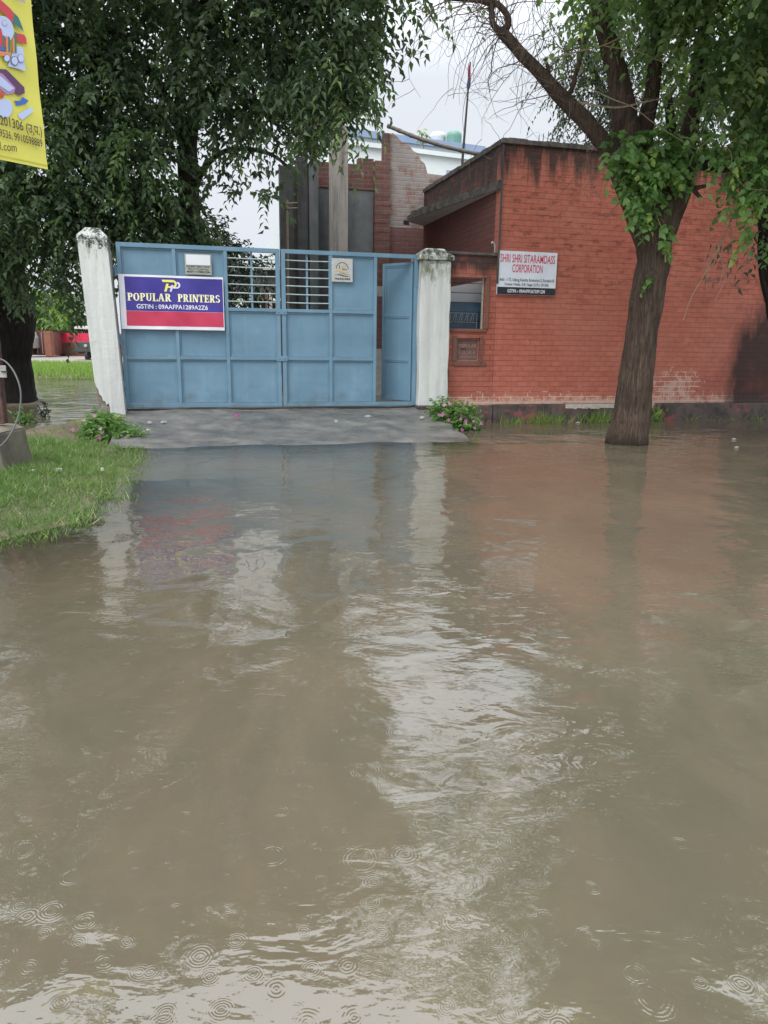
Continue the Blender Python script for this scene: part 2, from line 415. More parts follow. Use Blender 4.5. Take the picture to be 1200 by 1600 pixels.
c = k.mix(k.mr(n2, .66, .72, 0, .5), c, (.35, .33, .30)); k.col(c); k.bump(n, .03); M['plinth'] = k.m
# wet ramp
k = N('wet_concrete_ramp', .4, .5); p = k.pos(); n = k.noise(p, 2.2, 7, .72); n2 = k.noise(k.sc(p, .8, 1.5, 1), 1.6, 6, .7); n3 = k.noise(p, 16, 6, .8)
c = k.mix(k.mr(n, .35, .65), (.085, .085, .083), (.20, .195, .185)); c = k.mix(k.mr(n2, .42, .62, 0, .6), c, (.066, .064, .060)); c = k.mix(k.mr(n3, .62, .75, 0, .5), c, (.32, .31, .29))
k.col(c); k.rough(k.mr(n2, .4, .62, .6, .24)); k.bump(k.ma('ADD', n, k.ma('MULTIPLY', n3, .3)), .02); M['ramp'] = k.m
k = N('muddy_soil', .8, .3); p = k.pos(); n = k.noise(p, 1.7, 6, .7); n2 = k.noise(p, 12, 5, .7)
c = k.mix(k.mr(n, .35, .65), (.10, .085, .06), (.17, .14, .10)); c = k.mix(k.mr(n2, .5, .7, 0, .6), c, (.06, .075, .03)); k.col(c); k.bump(n2, .03); M['soil'] = k.m
M['road'] = simple('pale_wet_road', (.30, .28, .26), .35, .3, 1.2)
# bark
def bark(name, a, b, g=9.0):
    k = N(name, .85, .2); p = k.pos(); f = k.noise(k.sc(p, 11, 11, 1.3), 1.6, 7, .7, .4); n = k.noise(p, 2.0, 5)
    c = k.mix(k.mr(f, .35, .68), a, b); c = k.mix(k.mr(n, .4, .7, 0, .45), c, tuple(q * .55 for q in a)); c = k.mix(k.mr(k.noise(p, 7, 6, .8), .64, .74, 0, .35), c, (.22, .2, .16))
    v = k.new('ShaderNodeTexVoronoi', feature='DISTANCE_TO_EDGE'); v.inputs['Scale'].default_value = 1; k.lk(k.sc(p, 30, 30, 3.4), v.inputs['Vector'])
    ck = k.mr(v.outputs['Distance'], 0, .12, 1, 0); c = k.mix(k.ma('MULTIPLY', ck, .3), c, tuple(q * .35 for q in a))
    c = k.mix(k.ma('MULTIPLY', k.mr(k.ma('ADD', k.xyz(p)[2], k.mr(n, 0, 1, -.15, .1)), .0, .16, .75, 0), 1.0), c, (.014, .012, .010))
    k.col(c); k.bump(k.ma('SUBTRACT', f, k.ma('MULTIPLY', ck, .22)), .045, 1.0); return k.m
M['bark'] = bark('ridged_brown_bark', (.046, .032, .025), (.14, .10, .076))
M['bark_dark'] = bark('dark_wet_bark', (.014, .012, .012), (.04, .034, .03))
M['bark_mid'] = bark('grey_brown_bark', (.05, .04, .034), (.12, .10, .085))
def leafm(name, a, b, y, tr=.35, rough=.45):
    k = N(name, rough, .35); at_ = k.new('ShaderNodeAttribute', attribute_name='tint'); t = at_.outputs['Fac']
    c = k.mix(k.mr(t, 0, .8), a, b); c = k.mix(k.mr(t, .86, 1.0), c, y)
    k.col(c); tl = k.new('ShaderNodeBsdfTranslucent'); k.lk(k.mix(1, c, (1.3, 1.5, .6), 'MULTIPLY'), tl.inputs[0])
    ms = k.new('ShaderNodeMixShader'); ms.inputs[0].default_value = tr
    k.lk(k.p.outputs[0], ms.inputs[1]); k.lk(tl.outputs[0], ms.inputs[2]); k.lk(ms.outputs[0], k.out.inputs[0]); return k.m
M['leaf_dark'] = leafm('dark_glossy_leaves', (.042, .072, .044), (.12, .18, .10), (.26, .37, .14))
M['leaf_deep'] = leafm('blue_black_leaves', (.015, .024, .018), (.03, .045, .03), (.06, .09, .04), .2)
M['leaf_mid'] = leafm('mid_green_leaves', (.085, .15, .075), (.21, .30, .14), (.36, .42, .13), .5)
M['leaf_vine'] = leafm('bright_vine_leaves', (.08, .165, .055), (.19, .32, .11), (.34, .42, .10), .45)
M['leaf_far'] = leafm('far_lime_leaves', (.11, .19, .05), (.22, .33, .09), (.33, .42, .12), .4, .6)
M['leaf_fine'] = leafm('fine_dull_leaves', (.03, .045, .03), (.065, .09, .055), (.12, .15, .07), .3)
M['grass'] = leafm('fresh_grass', (.08, .15, .045), (.17, .27, .09), (.36, .38, .20), .35, .5)
M['petal'] = leafm('pink_petals', (.50, .09, .36), (.62, .30, .50), (.75, .6, .7), .3)
M['twig'] = simple('dry_twigs', (.10, .075, .06), .8, .3, 20)
M['twig_pale'] = simple('pale_twigs', (.24, .19, .13), .8, .3, 20)
def flat(name, c, rough=.4, spec=.4): return simple(name, c, rough, .05, 5, spec)
M['b_white'] = flat('banner_white', (.66, .66, .72)); M['b_blue'] = flat('banner_blue', (.042, .032, .235)); M['b_red'] = flat('banner_red', (.46, .035, .085))
M['b_yel'] = flat('logo_yellow', (.72, .68, .12)); M['b_cream'] = flat('letter_cream', (.78, .76, .62)); M['b_lilac'] = flat('logo_lilac', (.55, .55, .78))
M['s_white'] = flat('sign_white', (.60, .64, .72), .3); M['s_red'] = flat('sign_red', (.50, .05, .09)); M['s_dk'] = flat('sign_black', (.018, .02, .025)); M['s_ink'] = flat('ink', (.04, .045, .06))
M['y_yel'] = flat('flex_yellow', (.60, .575, .10), .35); M['y_ink'] = flat('brown_ink', (.05, .03, .03)); M['y_vio'] = flat('violet_ink', (.2, .14, .5)); M['y_pale'] = flat('pale_blue_print', (.42, .5, .72))
M['y_red'] = flat('red_print', (.48, .05, .06)); M['y_green'] = flat('green_print', (.03, .15, .14)); M['y_pur'] = flat('purple_print', (.10, .04, .10)); M['y_lil'] = flat('lilac_print', (.36, .2, .42)); M['y_blu'] = flat('blue_print', (.04, .12, .42)); M['y_org'] = flat('orange_print', (.6, .2, .1))
M['gold'] = flat('gold_print', (.48, .36, .12)); M['silver'] = simple('brushed_steel', (.5, .5, .47), .3, .15, 30, .5, .6); M['mirror'] = simple('polished_steel', (.75, .78, .8), .12, .05, 3, .5, .9)
M['plate'] = simple('grimy_steel_plate', (.30, .31, .26), .4, .25, 20)
M['paint_w'] = simple('far_white_paint', (.62, .68, .70), .7, .06, .6); M['paint_b'] = simple('far_blue_paint', (.24, .32, .47), .7, .08, .6); M['tank_w'] = simple('tank_white', (.55, .58, .57), .5); M['tank_g'] = simple('tank_green', (.16, .32, .25), .5)
M['bamboo'] = simple('bamboo', (.10, .085, .07), .6, .4, 9); M['flag_r'] = flat('flag_red', (.4, .04, .08)); M['flag_b'] = flat('flag_blue', (.03, .07, .2))
M['cont'] = simple('container_rust', (.13, .05, .04), .6, .3, 3); M['cont2'] = simple('container_orange', (.20, .08, .05), .6, .2, 3); M['fence_red'] = simple('red_sheet', (.55, .03, .07), .5, .1, 2); M['lime'] = simple('pale_lime', (.34, .33, .31), .8, .2, 10)
M['rubber'] = simple('tyre_rubber', (.03, .03, .03), .8); M['glass'] = simple('dusty_glass', (.12, .14, .15), .15); M['auto_y'] = simple('rickshaw_roof', (.5, .5, .48), .5); M['auto_b'] = simple('rickshaw_body', (.045, .05, .045), .5, .3, 8)
M['white_wall'] = simple('white_wall_paint', (.62, .65, .68), .8, .08, 2); M['blue_steel'] = simple('deep_blue_steel', (.06, .115, .175), .45, .2, 4); M['letter'] = simple('letterbox_brown', (.125, .065, .055), .6, .25, 14); M['faint'] = simple('faded_lettering', (.27, .17, .15), .8)
M['base'] = concrete('mossy_block', (.10, .095, .075), (.19, .175, .14), .4, sx=3); M['base_top'] = simple('worn_block_top', (.22, .195, .155), .8, .25, 12)
M['cable'] = simple('grey_cable', (.10, .105, .11), .5)
# water: muddy body seen through its depth, gloss by angle, swell and rain rings in the normal
def water():
    k = N('muddy_flood_water', .06, .5); p = k.pos()
    dep = k.new('ShaderNodeAttribute', attribute_name='depth').outputs['Fac']
    n = k.noise(p, .35, 4, .6); n2 = k.noise(k.sc(p, 1, .6, 1), 1.1, 6, .65, .6)
    c = k.mix(k.mr(n, .35, .65), (.138, .111, .076), (.096, .093, .068)); c = k.mix(k.mr(n2, .42, .66, 0, .6), c, (.175, .142, .098)); c = k.mix(k.mr(k.noise(k.sc(p, 1, .35, 1, rot=(0, 0, .6)), .8, 6, .7, 1.2), .5, .7, 0, .45), c, (.10, .095, .068))
    tr = k.new('ShaderNodeBsdfTransparent'); tr.inputs[0].default_value = (.62, .56, .44, 1)
    df = k.new('ShaderNodeBsdfDiffuse'); k.lk(c, df.inputs[0])
    op = k.ma('SUBTRACT', 1.0, k.ma('POWER', 2.718, k.ma('MULTIPLY', dep, -13.0)))
    m1 = k.new('ShaderNodeMixShader'); k.lk(op, m1.inputs[0]); k.lk(tr.outputs[0], m1.inputs[1]); k.lk(df.outputs[0], m1.inputs[2])
    gl = k.new('ShaderNodeBsdfGlossy'); gl.inputs['Roughness'].default_value = .02
    fr = k.new('ShaderNodeFresnel'); fr.inputs['IOR'].default_value = 2.35
    # heights in metres
    s1 = k.ma('MULTIPLY', k.noise(k.sc(p, 1, 1, 1, rot=(0, 0, .5)), 1.4, 2, .5, .5), .032)
    chop = k.mr(k.noise(k.sc(p, 1, 1, 1, (4, 9, 0)), .55, 3), .4, .62, .35, 1.9)
    s2 = k.ma('MULTIPLY', k.ma('MULTIPLY', k.noise(k.sc(p, 1, 1.7, 1, rot=(0, 0, -.35)), 4.5, 3, .5, .6), .0040), chop)
    patch = k.mr(k.noise(p, .9, 2), .42, .62, .15, 1.0)
    s3 = k.ma('MULTIPLY', k.ma('MULTIPLY', k.noise(k.sc(p, 1, 1.5, 1), 26, 2, .5), .0009), patch)
    h = k.ma('ADD', k.ma('ADD', s1, s2), s3)
    pw = k.new('ShaderNodeVectorMath', operation='ADD'); nv = k.new('ShaderNodeTexNoise'); nv.inputs['Scale'].default_value = 9; nv.inputs['Detail'].default_value = 2; k.lk(p, nv.inputs['Vector']); ns = k.new('ShaderNodeVectorMath', operation='SCALE'); ns.inputs['Scale'].default_value = .022; k.lk(nv.outputs['Color'], ns.inputs[0]); k.lk(p, pw.inputs[0]); k.lk(ns.outputs[0], pw.inputs[1]); pwo = pw.outputs[0]; brk = k.mr(k.noise(p, 17, 3), .38, .6, .1, 1)
    for (scl, keep, rmax, wl_, amp, off) in ((4.2, .3, .045, .011, .00034, 0), (6.5, .5, .03, .009, .00026, 7.3), (9.0, .55, .02, .007, .0002, 3.1)):
        v = k.new('ShaderNodeTexVoronoi', feature='F1', voronoi_dimensions='2D'); v.inputs['Scale'].default_value = scl; v.inputs['Randomness'].default_value = .85
        k.lk(k.sc(pwo, 1, 1, 1, (off, off * .7, 0)), v.inputs['Vector'])
        d = k.ma('DIVIDE', v.outputs['Distance'], scl); cc = k.xyz(v.outputs['Color'])
        r0 = k.mr(cc[0], 0, 1, .012, rmax)
        q = k.ma('DIVIDE', k.ma('SUBTRACT', d, r0), wl_ * 1.5)
        env = k.ma('POWER', 2.718, k.ma('MULTIPLY', k.ma('MULTIPLY', q, q), -1.0))
        wv = k.ma('SINE', k.ma('MULTIPLY', k.ma('SUBTRACT', d, r0), 6.283 / wl_))
        on = k.ma('MULTIPLY', k.ma('LESS_THAN', cc[1], keep), k.mr(cc[2], 0, 1, .35, 1))
        h = k.ma('ADD', h, k.ma('MULTIPLY', k.ma('MULTIPLY', k.ma('MULTIPLY', wv, env), brk), k.ma('MULTIPLY', on, amp)))
    b = k.new('ShaderNodeBump'); b.inputs['Distance'].default_value = 1; b.inputs['Strength'].default_value = 1; k.lk(h, b.inputs['Height'])
    for q in (gl.inputs['Normal'], fr.inputs['Normal']): k.lk(b.outputs[0], q)
    m2 = k.new('ShaderNodeMixShader'); k.lk(fr.outputs[0], m2.inputs[0]); k.lk(m1.outputs[0], m2.inputs[1]); k.lk(gl.outputs[0], m2.inputs[2])
    k.lk(m2.outputs[0], k.out.inputs[0]); return k.m
M['water'] = water()
# ------------------------------------------------------------------ ground, road, water
BANK = np.array([(-3.6, 5.15), (-2.95, 5.35), (-2.62, 5.95), (-2.8, 7.3), (-3.2, 8.8), (-3.75, 10.4), (-4.6, 11.15), (-5.9, 10.8), (-9.5, 11.5), (-14, 12), (-14, 5), (-6, 4.9)])
def sd_poly(x, y, P):
    d = np.full(x.shape, 1e9); ins = np.zeros(x.shape, bool); n = len(P)
    for i in range(n):
        ax, ay = P[i]; bx, by = P[(i + 1) % n]; ex, ey = bx - ax, by - ay
        t = np.clip(((x - ax) * ex + (y - ay) * ey) / (ex * ex + ey * ey), 0, 1)
        d = np.minimum(d, np.hypot(x - ax - t * ex, y - ay - t * ey))
        c = ((ay > y) != (by > y)) & (x < (bx - ax) * (y - ay) / (by - ay + 1e-12) + ax); ins ^= c
    return np.where(ins, d, -d)
def wob(x, y): return .5 * np.sin(x * 2.1 + y * .7) + .3 * np.sin(y * 3.3 - x * 1.2) + .25 * np.sin(x * 6.1 + 1.3 * y) + .2 * np.sin(y * 7.7 + x * 3.1)
TH = FA.th
def terrain(x, y):
    x = np.asarray(x, float); y = np.asarray(y, float)
    z = np.full(x.shape, -.32) + .03 * wob(x, y)
    sd = sd_poly(x, y, BANK) + .10 * wob(x * 1.5, y * 1.5)
    z = np.maximum(z, np.clip(sd * .09, -.32, .09) + .008 * wob(x * 4, y * 4))
    for cx, cy, r, hh in ((-5.1, 11.75, 1.1, .16), (-8.9, 17.6, 1.3, .14), (-5.5, 13.3, .5, .06)):
        z = np.maximum(z, hh - (np.hypot(x - cx, y - cy) / r) ** 2 * (hh + .12))
    u = (x - FA.o.x) * math.cos(TH) + (y - FA.o.y) * math.sin(TH); w = -(x - FA.o.x) * math.sin(TH) + (y - FA.o.y) * math.cos(TH)
    e = np.minimum(np.minimum(u + 7.2, 30 - u), np.minimum(w - .35, 60 - w))
    z = np.maximum(z, np.clip(-.32 + e * 2.5, -.32, .3))
    z = np.maximum(z, np.clip((y - 28.6 + .35 * wob(x * .5, y * .5)) * .12, -.32, .2))
    return z
def grid(name, xs, ys, mat, kind, zf, label=None):
    X, Y = np.meshgrid(xs, ys); Z = zf(X, Y); nx, ny = len(xs), len(ys)
    me = bpy.data.meshes.new(name); me.vertices.add(nx * ny)
    me.vertices.foreach_set('co', np.stack([X, Y, Z], -1).astype('f').ravel())
    i = np.arange(nx - 1)[None] + nx * np.arange(ny - 1)[:, None]
    q = np.stack([i, i + 1, i + nx + 1, i + nx], -1).reshape(-1, 4)
    me.loops.add(q.size); me.loops.foreach_set('vertex_index', q.ravel().astype('i'))
    me.polygons.add(len(q)); me.polygons.foreach_set('loop_start', (np.arange(len(q)) * 4).astype('i')); me.update(calc_edges=True)
    me.polygons.foreach_set('use_smooth', [True] * len(q)); me.materials.append(mat)
    o = bpy.data.objects.new(name, me); COL.objects.link(o); tag(o, label, kind='structure'); return o, X, Y
far = [60, 90, 140, 220, 400, 900]
xs = np.array([-f for f in far[::-1]] + list(np.arange(-45, -16, .6)) + list(np.arange(-16, 12, .16)) + list(np.arange(12, 45, 1.0)) + far)
ys = np.array([-400, -120, -40, -15] + list(np.arange(-6, 2, .8)) + list(np.arange(2, 20, .16)) + list(np.arange(20, 60, .5)) + [70, 100, 160, 300, 600, 1200])
grid('ground', xs, ys, M['soil'], 'structure', terrain)
xs = np.array([-900, -300, -100, -50] + list(np.arange(-30, -15, .5)) + list(np.arange(-15, 10, .12)) + [12, 20, 40, 100, 300, 900])
ys = np.array([-400, -100, -30, -10, -3] + list(np.arange(0, 20, .12)) + list(np.arange(20, 40, .4)) + [41])
wo, X, Y = grid('flood_water', xs, ys, M['water'], 'structure', lambda x, y: x * 0.0)
dep = np.clip(0 - terrain(X, Y), 0, 1)
# the ramp shows through too
RU0, RU1, RW0, RW1, RZ0, RZ1 = -6.86, -1.42, .05, -5.2, .305, -.30
u = (X - FA.o.x) * math.cos(TH) + (Y - FA.o.y) * math.sin(TH); w = -(X - FA.o.x) * math.sin(TH) + (Y - FA.o.y) * math.cos(TH)
rz = RZ0 + (w - RW0) / (RW1 - RW0) * (RZ1 - RZ0)
inside = (u > RU0) & (u < RU1) & (w < RW0) & (w > RW1)
dep = np.where(inside, np.clip(-rz, 0, 1), dep)
a = wo.data.attributes.new('depth', 'FLOAT', 'POINT'); a.data.foreach_set('value', dep.astype('f').ravel())
mb = MB(); n = 24
for i in range(n):
    for j in range(28):
        def P(a, b):
            uu = RU0 + (RU1 - RU0) * a / n; ww = RW0 + (RW1 - RW0) * b / 28
            if a == n: uu += .05 * math.sin(b * 1.7) + .03 * math.sin(b * 4.1)
            return (uu, ww, RZ0 + (RZ1 - RZ0) * b / 28 + .010 * math.sin(uu * 3.1 + ww * 1.9) + .006 * math.sin(uu * 7 - ww * 5))
        mb.add([P(i, j), P(i, j + 1), P(i + 1, j + 1), P(i + 1, j)], [(0, 1, 2, 3)])
for j in range(28):
    a0 = (RU1 + .05 * math.sin(j * 1.7) + .03 * math.sin(j * 4.1), RW0 + (RW1 - RW0) * j / 28, RZ0 + (RZ1 - RZ0) * j / 28)
    a1 = (RU1 + .05 * math.sin((j + 1) * 1.7) + .03 * math.sin((j + 1) * 4.1), RW0 + (RW1 - RW0) * (j + 1) / 28, RZ0 + (RZ1 - RZ0) * (j + 1) / 28)
    mb.add([a0, a1, (a1[0] + .06, a1[1], -.6), (a0[0] + .06, a0[1], -.6)], [(0, 1, 2, 3)])
    b0 = (RU0, a0[1], a0[2]); b1 = (RU0, a1[1], a1[2]); mb.add([b0, b1, (RU0, a1[1], -.6), (RU0, a0[1], -.6)], [(3, 2, 1, 0)])
o = mb.build('ramp', M['ramp'], fr=FA, origin=((RU0 + RU1) / 2, 0, 0)); tag(o, kind='structure')
mb = MB(); mb.box((RU0, .056, .1), (RU1 + .1, 3.0, .318)); o = mb.build('driveway', M['ramp'], fr=FA, origin=(-4, 1, .1)); tag(o, kind='structure')
mb = MB(); mb.add([(-70, 37, .23), (60, 37, .23), (60, 62, .23), (-70, 62, .23)], [(0, 1, 2, 3)]); o = mb.build('road', M['road'], origin=(0, 45, .23)); tag(o, kind='structure')
# ------------------------------------------------------------------ gate leaves
GZ0, GZ1 = .345, 3.05
def frame_rect(mb, u0, u1, z0, z1, t, w0, w1, skip=()):
    if 'l' not in skip: mb.box((u0, w0, z0), (u0 + t, w1, z1))
    if 'r' not in skip: mb.box((u1 - t, w0, z0), (u1, w1, z1))
    if 'b' not in skip: mb.box((u0 + t, w0, z0), (u1 - t, w1, z0 + t))
    if 't' not in skip: mb.box((u0 + t, w0, z1 - t), (u1 - t, w1, z1))
def rail_seam(mb, u0, u1, z, w0=-.03, w1=.02): mb.box((u0, w0, z - .028), (u1, w1, z + .028))
def make_panel(u0, u1, z0, z1, parent, w=.012):
    """thin pressed sheet set in an angle-iron border"""
    mb = MB(); mb.box((u0, w, z0), (u1, w + .006, z1)); b = .03
    for a in ((u0, z0, u1, z0 + b), (u0, z1 - b, u1, z1), (u0, z0 + b, u0 + b, z1 - b), (u1 - b, z0 + b, u1, z1 - b)): mb.box((a[0], w - .014, a[1]), (a[2], w - .001, a[3]))
    return mb.build('panel', M['gate'], parent, bevel=.003)
Z_ROW = [(GZ0 + .075, 1.165), (1.225, 1.995), (2.055, GZ1 - .07)]
def hinge(z, u, parent):
    mb = MB(); mb.box((u - .07, -.05, z - .06), (u + .07, -.035, z + .06)); mb.tube([(u, -.06, z - .09), (u, -.06, z + .09)], .018, 10); return mb.build('hinge', M['gate'], parent)
def grille(u0, u1, z0, z1, parent):
    n = 6; um = (u0 + u1) / 2
    for i in range(n):
        z = z0 + (z1 - z0) * (i + .75) / (n + .5)
        q = MB(); q.tube([(u0, .0, z), (um, .004, z - .004), (u1, .0, z)], .0095, 8); q.build('grille_bar', M['bar'], parent)
    q = MB(); q.box((um - .018, .012, z0), (um + .018, .020, z1)); q.build('grille_upright', M['gate'], parent)
L0, LV1, LV2, L1 = -6.79, -5.88, -5.035, -4.112
t = .07
lf = thing('gate_leaf', 'left leaf of the light blue steel gate, carrying the blue and red banner', 'gate', (L0, 0, GZ0), FA)
mb = MB(); frame_rect(mb, L0, L1, GZ0, GZ1, t, -.04, .04); mb.build('frame', M['gate'], lf, bevel=.004)
mb = MB()
for v in (LV1, LV2): mb.box((v - .03, -.035, GZ0 + t), (v + .03, .03, GZ1 - t))
for z in (1.195, 2.025):
    for a, b in ((L0 + t, LV1 - .03), (LV1 + .03, LV2 - .03), (LV2 + .03, L1 - t)): rail_seam(mb, a, b, z)
mb.build('crossbars', M['gate'], lf, bevel=.003)
cols = [(L0 + t, LV1 - .03), (LV1 + .03, LV2 - .03), (LV2 + .03, L1 - t)]
for ci, (a, b) in enumerate(cols):
    for ri, (c, d) in enumerate(Z_ROW):
        if ci == 2 and ri == 2: grille(a, b, c, d, lf)
        else: make_panel(a, b, c, d, lf)
for z in (.75, 1.5, 2.6): hinge(z, L0 - .03, lf)
R0, RV1, RV2, R1 = -4.085, -3.215, -2.40, -1.60
rt = thing('gate_leaf', 'right leaf of the light blue steel gate, with its narrow wicket door ajar', 'gate', (R0, 0, GZ0), FA)
mb = MB(); frame_rect(mb, R0, R1, GZ0, GZ1, t, -.04, .04); mb.build('frame', M['gate'], rt, bevel=.004)
mb = MB()
for v in (RV1, RV2): mb.box((v - .03, -.035, GZ0 + t), (v + .03, .03, GZ1 - t))
for z in (1.195, 2.025):
    for a, b in ((R0 + t, RV1 - .03), (RV1 + .03, RV2 - .03)): rail_seam(mb, a, b, z)
mb.build('crossbars', M['gate'], rt, bevel=.003)
for ci, (a, b) in enumerate([(R0 + t, RV1 - .03), (RV1 + .03, RV2 - .03)]):
    for ri, (c, d) in enumerate(Z_ROW):
        if ci == 0 and ri == 2: grille(a, b, c, d, rt)
        else: make_panel(a, b, c, d, rt)
for z in (.42, 1.45, 2.55): hinge(z, R1 + .03, rt)
for lfx, u in ((lf, L1 - .035), (rt, R0 + .035)):
    for z in (1.195, 2.0):
        mb = MB(); mb.box((u - .05, -.055, z - .045), (u + .05, -.041, z + .045)); mb.tube([(u, -.07, z), (u, -.05, z)], .012, 8); mb.build('latch_plate', M['gate'], lfx, bevel=.003)
# the wicket, hinged on the right stile and swung inwards
wa = math.radians(52); wu = R1 - t; wl = .70
wd = bpy.data.objects.new('wicket_door', None); COL.objects.link(wd); wd.parent = rt
wd.location = (wu - R0, .03, 0); wd.rotation_euler = (0, 0, -wa); ORG[wd.name] = (FA, Vector((0, 0, GZ0)))
Wz0, Wz1 = GZ0 + .08, GZ1 - .12
mb = MB(); frame_rect(mb, -wl, -.01, Wz0, Wz1, .05, -.02, .02); 
for z in (1.195, 2.0): mb.box((-wl + .05, -.018, z - .03), (-.06, .018, z + .03))
mb.build('door_frame', M['gate'], wd, bevel=.003)
for c, d in ((Wz0 + .05, 1.165), (1.225, 1.97), (2.03, Wz1 - .05)): make_panel(-wl + .05, -.06, c, d, wd, .006)
# ------------------------------------------------------------------ pillars
def ring(mb, rows, mi=0):
    """stack of rectangles (u0,u1,w0,w1,z)"""
    b = len(mb.v); vs = []
    for u0, u1, w0, w1, z in rows: vs += [(u0, w0, z), (u1, w0, z), (u1, w1, z), (u0, w1, z)]
    n = len(rows); fs = [(0, 3, 2, 1), tuple(4 * (n - 1) + i for i in range(4))]
    for i in range(n - 1):
        for q in range(4): fs.append((4 * i + q, 4 * i + (q + 1) % 4, 4 * i + 4 + (q + 1) % 4, 4 * i + 4 + q))
    mb.add(vs, fs, mi)
pr = thing('gate_pillar', 'mossy topped white concrete pillar standing between the gate and the red wall', 'pillar', (-1.26, 0, 0), FA)
rows = [(-1.60, -1.03, -.22, .27, .35 + (2.60) * i / 8) for i in range(9)]
rows = [(a + .012 * math.sin(i), b + .010 * math.sin(i * 2.3), c, d, z) for i, (a, b, c, d, z) in enumerate(rows)]
mb = MB(); ring(mb, rows); mb.build('shaft', M['white_r'], pr, bevel=.015)
mb = MB(); ring(mb, [(-1.64, -.99, -.26, .31, 2.952), (-1.64, -.99, -.26, .31, 3.03), (-1.48, -1.15, -.12, .15, 3.165)]); mb.build('cap', M['white_r'], pr, bevel=.012)
mb = MB(); ring(mb, [(-1.615, -1.015, -.24, .30, -.5), (-1.615, -1.015, -.24, .30, .348)]); mb.build('footing', M['plinth'], pr, bevel=.02)
# leaning left pillar
pl = thing('gate_pillar', 'leaning white pillar at the left of the gate with its render chipped away low down', 'pillar', (-7.0, -.2, 0), FA)
tl = FA.on(120, 372, -.3); tr_ = FA.on(167, 376, -.3); bl = FA.on(153, 640, -.3); br = FA.on(197, 654, -.3)
zt = tl[2]; zb = .06
def lean(z):
    f = (z - bl[2]) / (zt - bl[2]); return bl[0] + (tl[0] - bl[0]) * f, br[0] + (tr_[0] - br[0]) * ((z - br[2]) / (tr_[2] - br[2]))
rows = []
for i in range(13):
    z = zb + .75 + (zt - zb - .75) * i / 12; a, b = lean(z); rows.append((a, b, -.3 , .22, z))
mb = MB(); ring(mb, rows)
# ragged lower edge of the render: front face polygons step up on the left
za = zb + .75; a, b = lean(za)
edge = [(0, .75), (.04, .66), (.10, .62), (.12, .54), (.2, .50), (.22, .43), (.30, .42), (.33, .36), (.42, .385), (.45, .3), (.43, .22), (.48, .15), (.53, .09), (.6, .07), (.66, .02), (.74, .05), (.8, .07), (.86, -.03), (.93, .01), (1, -.03)]
def ep(f, z): q = lean(z); return q[0] + (q[1] - q[0]) * f
fr_pts = [(ep(f, zb + h), zb + h) for f, h in edge]
mb.prism([(a, za)] + fr_pts[1:] + [(b, za)], 1, -.3, -.26)
q0 = lean(zb); mb.add([(b, -.3, za), (b, .22, za), (q0[1], .22, zb), (q0[1], -.3, zb)], [(3, 2, 1, 0)])
mb.build('shaft', M['white_l'], pl)
mb = MB(); rows = []
for i in range(6):
    z = zb - .5 + 1.28 * i / 5; a2, b2 = lean(z); rows.append((a2 + .012 + .014 * math.sin(i * 3), b2 - .012, -.262, .2, z))
ring(mb, rows); mb.build('core', concrete('crumbling_mortar', (.16, .14, .12), (.26, .23, .2), .3, bump=.05), pl)
mb = MB(); a, b = lean(zt); ring(mb, [(a - .01, b + .01, -.31, .23, zt + .001), (a - .01, b + .01, -.31, .23, zt + .05), (a + .12, b - .12, -.18, .1, zt + .185)]); mb.build('cap', M['white_l'], pl, bevel=.01)
mb = MB(); mb.box((-6.93, -.16, .32), (-6.86, .12, 2.9)); mb.build('jamb', M['conc'], pl)

# ------------------------------------------------------------------ banner on the gate
def on2(x, y, w=0.0): q = FA.on(x, y, w); return q[0], q[2]
bw = -.075
u0, u1, z0, z1 = -6.775, -5.085, 1.665, 2.545
bn = thing('banner', 'blue, white and red flex banner reading POPULAR PRINTERS tied across the gate', 'banner', (u0, bw, z0), FA)
def sheet(mb, U0, U1, Z0, Z1, off, mi=0, nu=28, nz=12, fn=None):
    vs = []
    for j in range(nz + 1):
        for i in range(nu + 1):
            uu = U0 + (U1 - U0) * i / nu; z = Z0 + (Z1 - Z0) * j / nz; vs.append((uu, fn(uu, z) - off, z))
    fs = [(j * (nu + 1) + i, j * (nu + 1) + i + 1, (j + 1) * (nu + 1) + i + 1, (j + 1) * (nu + 1) + i) for j in range(nz) for i in range(nu)]
    mb.add(vs, fs, mi)
def bsurf(uu, z): return bw + .010 * math.sin((uu * .8 + z) * 5.5) + .007 * math.sin(uu * 9 - z * 6) + .004 * math.sin((z + uu) * 17)
def drape(mb, off):
    mb.v = [(v[0], bsurf(v[0], v[2]) - off, v[2]) for v in mb.v]; return mb
mb = MB(); sheet(mb, u0, u1, z0, z1, 0, fn=bsurf); mb.build('sheet', M['b_white'], bn, smooth=True)
mb = MB(); sheet(mb, u0 + .09, u1 - .012, z0 + .30, z1 - .035, .003, fn=bsurf); mb.build('blue_field', M['b_blue'], bn, smooth=True)
mb = MB(); sheet(mb, u0 + .09, u1 - .012, z0 + .055, z0 + .295, .003, fn=bsurf); mb.build('red_field', M['b_red'], bn, smooth=True)
